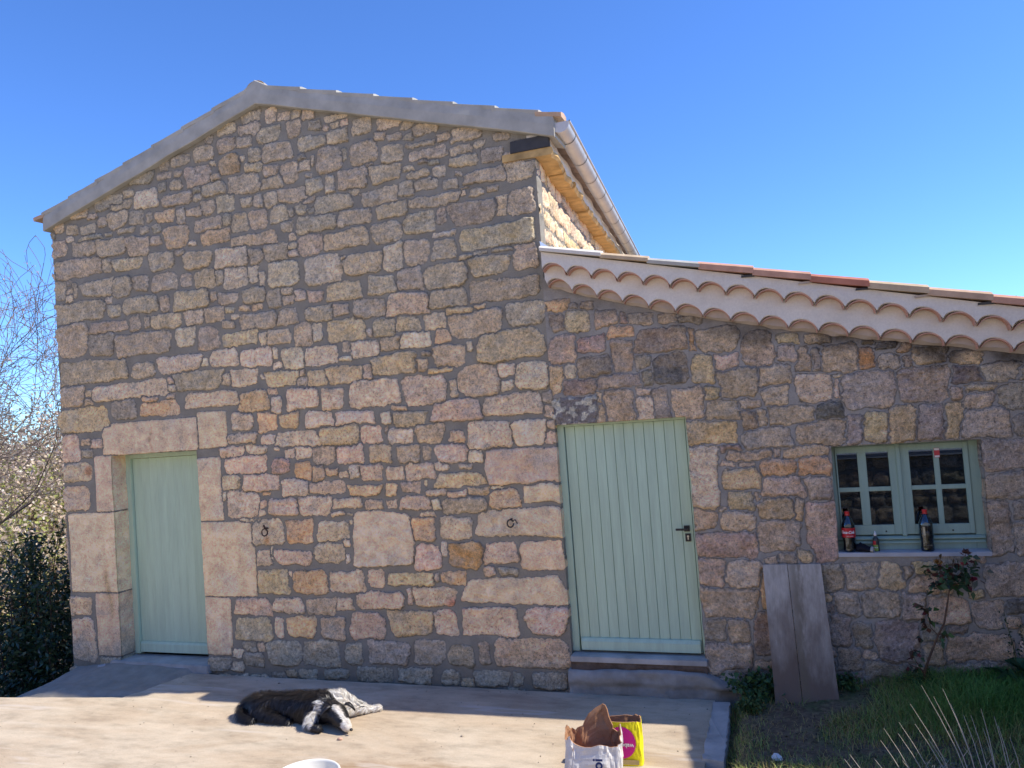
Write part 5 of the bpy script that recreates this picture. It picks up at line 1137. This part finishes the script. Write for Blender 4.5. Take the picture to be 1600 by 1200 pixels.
r = np.random.default_rng(8); N = 2600; az = r.uniform(0, 6.28, N); rad_ = np.sqrt(r.random(N)); P = np.stack([.70+rad_*np.cos(az)*.30, -1.60+rad_*np.sin(az)*.22, .02+r.random(N)*(.27-.2*rad_)], 1)
P[:, 0] += (fbm(P[:, 0]*9, P[:, 2]*9, 2, 3)-.5)*.1; D = rdir(r, N)*.8+np.array([0, 0, .8])
leaves('foliage', P, D, .034, .0042, [(.20, .215, .185), (.27, .28, .25), (.14, .16, .125)], m_leaf, lav, .1, 8)

# ------------------------------------------------------------------ trees at the left
def skeleton(mb, p, d, L, rad, lev, r, tips, spread=.6, nb=3, up=.12, segs=4):
    pts_ = [Vector(p)]; q = Vector(p); dd_ = Vector(d).normalized(); rs = [rad]
    for k in range(segs):
        dd_ = (dd_+Vector(r.normal(size=3))*.16+Vector((0, 0, up))*.5).normalized(); q = q+dd_*L/segs; pts_.append(q.copy()); rs.append(max(.005, rad*(1-.42*(k+1)/segs)))
        if lev <= 1: tips.append((q.copy(), dd_.copy()))
    mb.tube(pts_, rs, 6 if lev > 2 else (4 if lev > 0 else 3), False)
    if lev <= 0: return
    for k in range(nb+(1 if lev > 1 else 0)):
        s = r.uniform(.35, 1.0) if k else 1.0; i_ = min(len(pts_)-1, max(1, round(s*segs)))
        nd = (dd_+Vector(r.normal(size=3))*spread+Vector((0, 0, up))).normalized()
        skeleton(mb, pts_[i_], nd, L*r.uniform(.55, .82), rs[i_]*.62, lev-1, r, tips, spread, nb, up, segs)
def tree(name, lab, cat, base, H, seed, nleaf, L, W_, cols, mat, bark, lev=4, spread=.6, nb=3, jit=.22, group=None, d0=(0, 0, 1), trunk=.3, rad=None, up=.12, part='crown'):
    t = thing(name, lab, cat, base, group); r = np.random.default_rng(seed); mb = MB(); tips = []
    rad = rad or H*.022; q = Vector(base); top = q+Vector(d0).normalized()*H*trunk; mid = q.lerp(top, .5)+Vector(r.normal(size=3)*H*.01)
    tb_ = MB(); tb_.tube([q-Vector((0, 0, .3)), q, mid, top], [rad*1.5, rad*1.2, rad, rad*.85], 8, False); tb_.build('trunk', bark, t, True)
    for k in range(nb+1):
        a = 2*math.pi*(k+r.random()*.6)/(nb+1); skeleton(mb, top, Vector((math.cos(a)*spread, math.sin(a)*spread, 1-.15*spread)), H*.30, rad*.62, lev-1, r, tips, spread, nb, up)
    mb.build('branches', bark, t)
    if nleaf:
        idx = r.integers(0, len(tips), nleaf); P = np.array([tips[i_][0] for i_ in idx])+r.normal(size=(nleaf, 3))*jit; D = rdir(r, nleaf)
        leaves(part, P, D, L, W_, cols, mat, t, .1, seed)
    return t
BL = [(.74, .58, .46), (.64, .52, .36), (.82, .68, .57), (.42, .37, .19), (.50, .38, .29), (.34, .27, .17)]
grp = 'blossoming trees beyond the house'
tree('blossom_tree', 'tall sparse tree with bare pinkish twigs at the left edge', 'tree', (-14.5, 3.0, -2.9), 8.5, 14, 5000, .032, .026, [(.55, .40, .36), (.62, .50, .45)], m_petal, m_twig, 5, .62, 4, .022, grp, (.02, 0, 1), .30, .05, .08)
for k, (x, y, H, sd, lab) in enumerate([(-19.0, 8.5, 8.4, 3, 'cream blossoming tree right against the house corner'), (-21.6, 9.6, 8.8, 5, 'pink tinged blossoming tree left of the cream one'), (-16.3, 6.2, 6.0, 7, 'lower blossoming tree rising behind the dark evergreen'), (-24.5, 13, 9.5, 9, 'far blossoming tree seen between the nearer ones'), (-18.2, 11.5, 9.6, 12, 'tallest blossoming tree, half hidden by the house corner')]):
    z = float(zg(x, y)); tree('blossom_tree', lab, 'tree', (x, y, z), H*1.22, sd, 26000, .085, .075, BL if k != 2 else BL[:3]+[(.40, .42, .14), (.36, .38, .12)], m_petal, m_bark, 4, .75, 3, .34, grp, (0, 0, 1), .22, .12, .02)
# dark evergreen by the corner of the house
ev = thing('evergreen_shrub', 'dark glossy evergreen shrub at the left corner of the house', 'shrub', (-9.0, .9, -.85))
r = np.random.default_rng(17); mb = MB(); P = []; D = []
for k in range(34):
    a = r.uniform(0, 6.28); rr_ = .85*math.sqrt(r.random()); b = Vector((-9.02+rr_*math.cos(a)*.9, .95+rr_*math.sin(a)*.8, -1.0)); hh_ = (2.35-1.5*rr_/.85*r.uniform(.5, 1.1))*(1-.0*r.random())
    hh_ = max(.8, hh_); tip = b+Vector((r.normal()*.16, r.normal()*.14, hh_)); mb.tube([b, b.lerp(tip, .5)+Vector(r.normal(size=3)*.04), tip], [.014, .010, .004], 5, False)
    for q in range(330):
        s = .12+.92*r.random(); p = b.lerp(tip, s)+Vector(r.normal(size=3)*(.17*(1.1-s)+.035)); P.append(tuple(p)); D.append(tuple(Vector(r.normal(size=3))+Vector((0, 0, .5))))
mb.build('stem', m_bark, ev); leaves('foliage', P, D, .075, .030, [(.032, .066, .032), (.045, .09, .04), (.02, .05, .03), (.07, .11, .045)], m_gloss, ev, .15, 17)
rosette('undergrowth', 'dark leafy undergrowth at the foot of the left house corner', 'undergrowth', (-8.55, .45, -.75), 1500, .75, .75, .055, .022, [(.022, .05, .02), (.035, .065, .028), (.015, .03, .018)], 19, m_gloss, 24)
rosette('undergrowth', 'low dark undergrowth along the back edge of the slab at the far left', 'undergrowth', (-9.4, -.15, -.7), 1300, .8, .6, .05, .020, [(.022, .05, .02), (.035, .065, .028)], 23, m_gloss, 22)
tree('distant_tree', 'distant dark green tree peeking over the annex roof at the right edge', 'tree', (11.2, 31, -3.5), 10.5, 31, 5000, .16, .12, [(.04, .07, .025), (.06, .09, .03)], m_leaf, m_bark, 3, .7, 3, .4, None)
# small litter
c = (-.20, -1.17, -.02+.03); mb = MB(); rows = []
for q in range(5):
    rows.append([(c[0]+(.034-.005*q+random.uniform(-.006, .006))*math.cos(a), c[1]+(.026-.004*q)*math.sin(a), c[2]+.007*q+random.uniform(-.004, .004)) for a in np.linspace(0, 6.28, 11)[:-1]])
V, F = strip(rows, True); F.append(tuple(range(len(V)-10, len(V)))); tag(mesh('plastic_scrap', V, F, m_white), 'crumpled white plastic scrap lying on the earth', 'litter')
ch = ellips('stone_chip', (-3.28, -1.235, -.052), (.022, .015, .009), simple('pink_chip', (.60, .38, .28), .9, .1, .2, 40, .5), None, n=5); tag(ch, 'small pinkish stone chip lying in front of the dog', 'stone')
pv = ellips('flat_stone', (-.06, -1.20, .015), (.085, .05, .012), simple('flat_stone', (.16, .13, .10), .95, .1, .3, 20, .5), None, n=6); tag(pv, 'flat brown stone sunk in the earth beside the white scrap', 'stone')
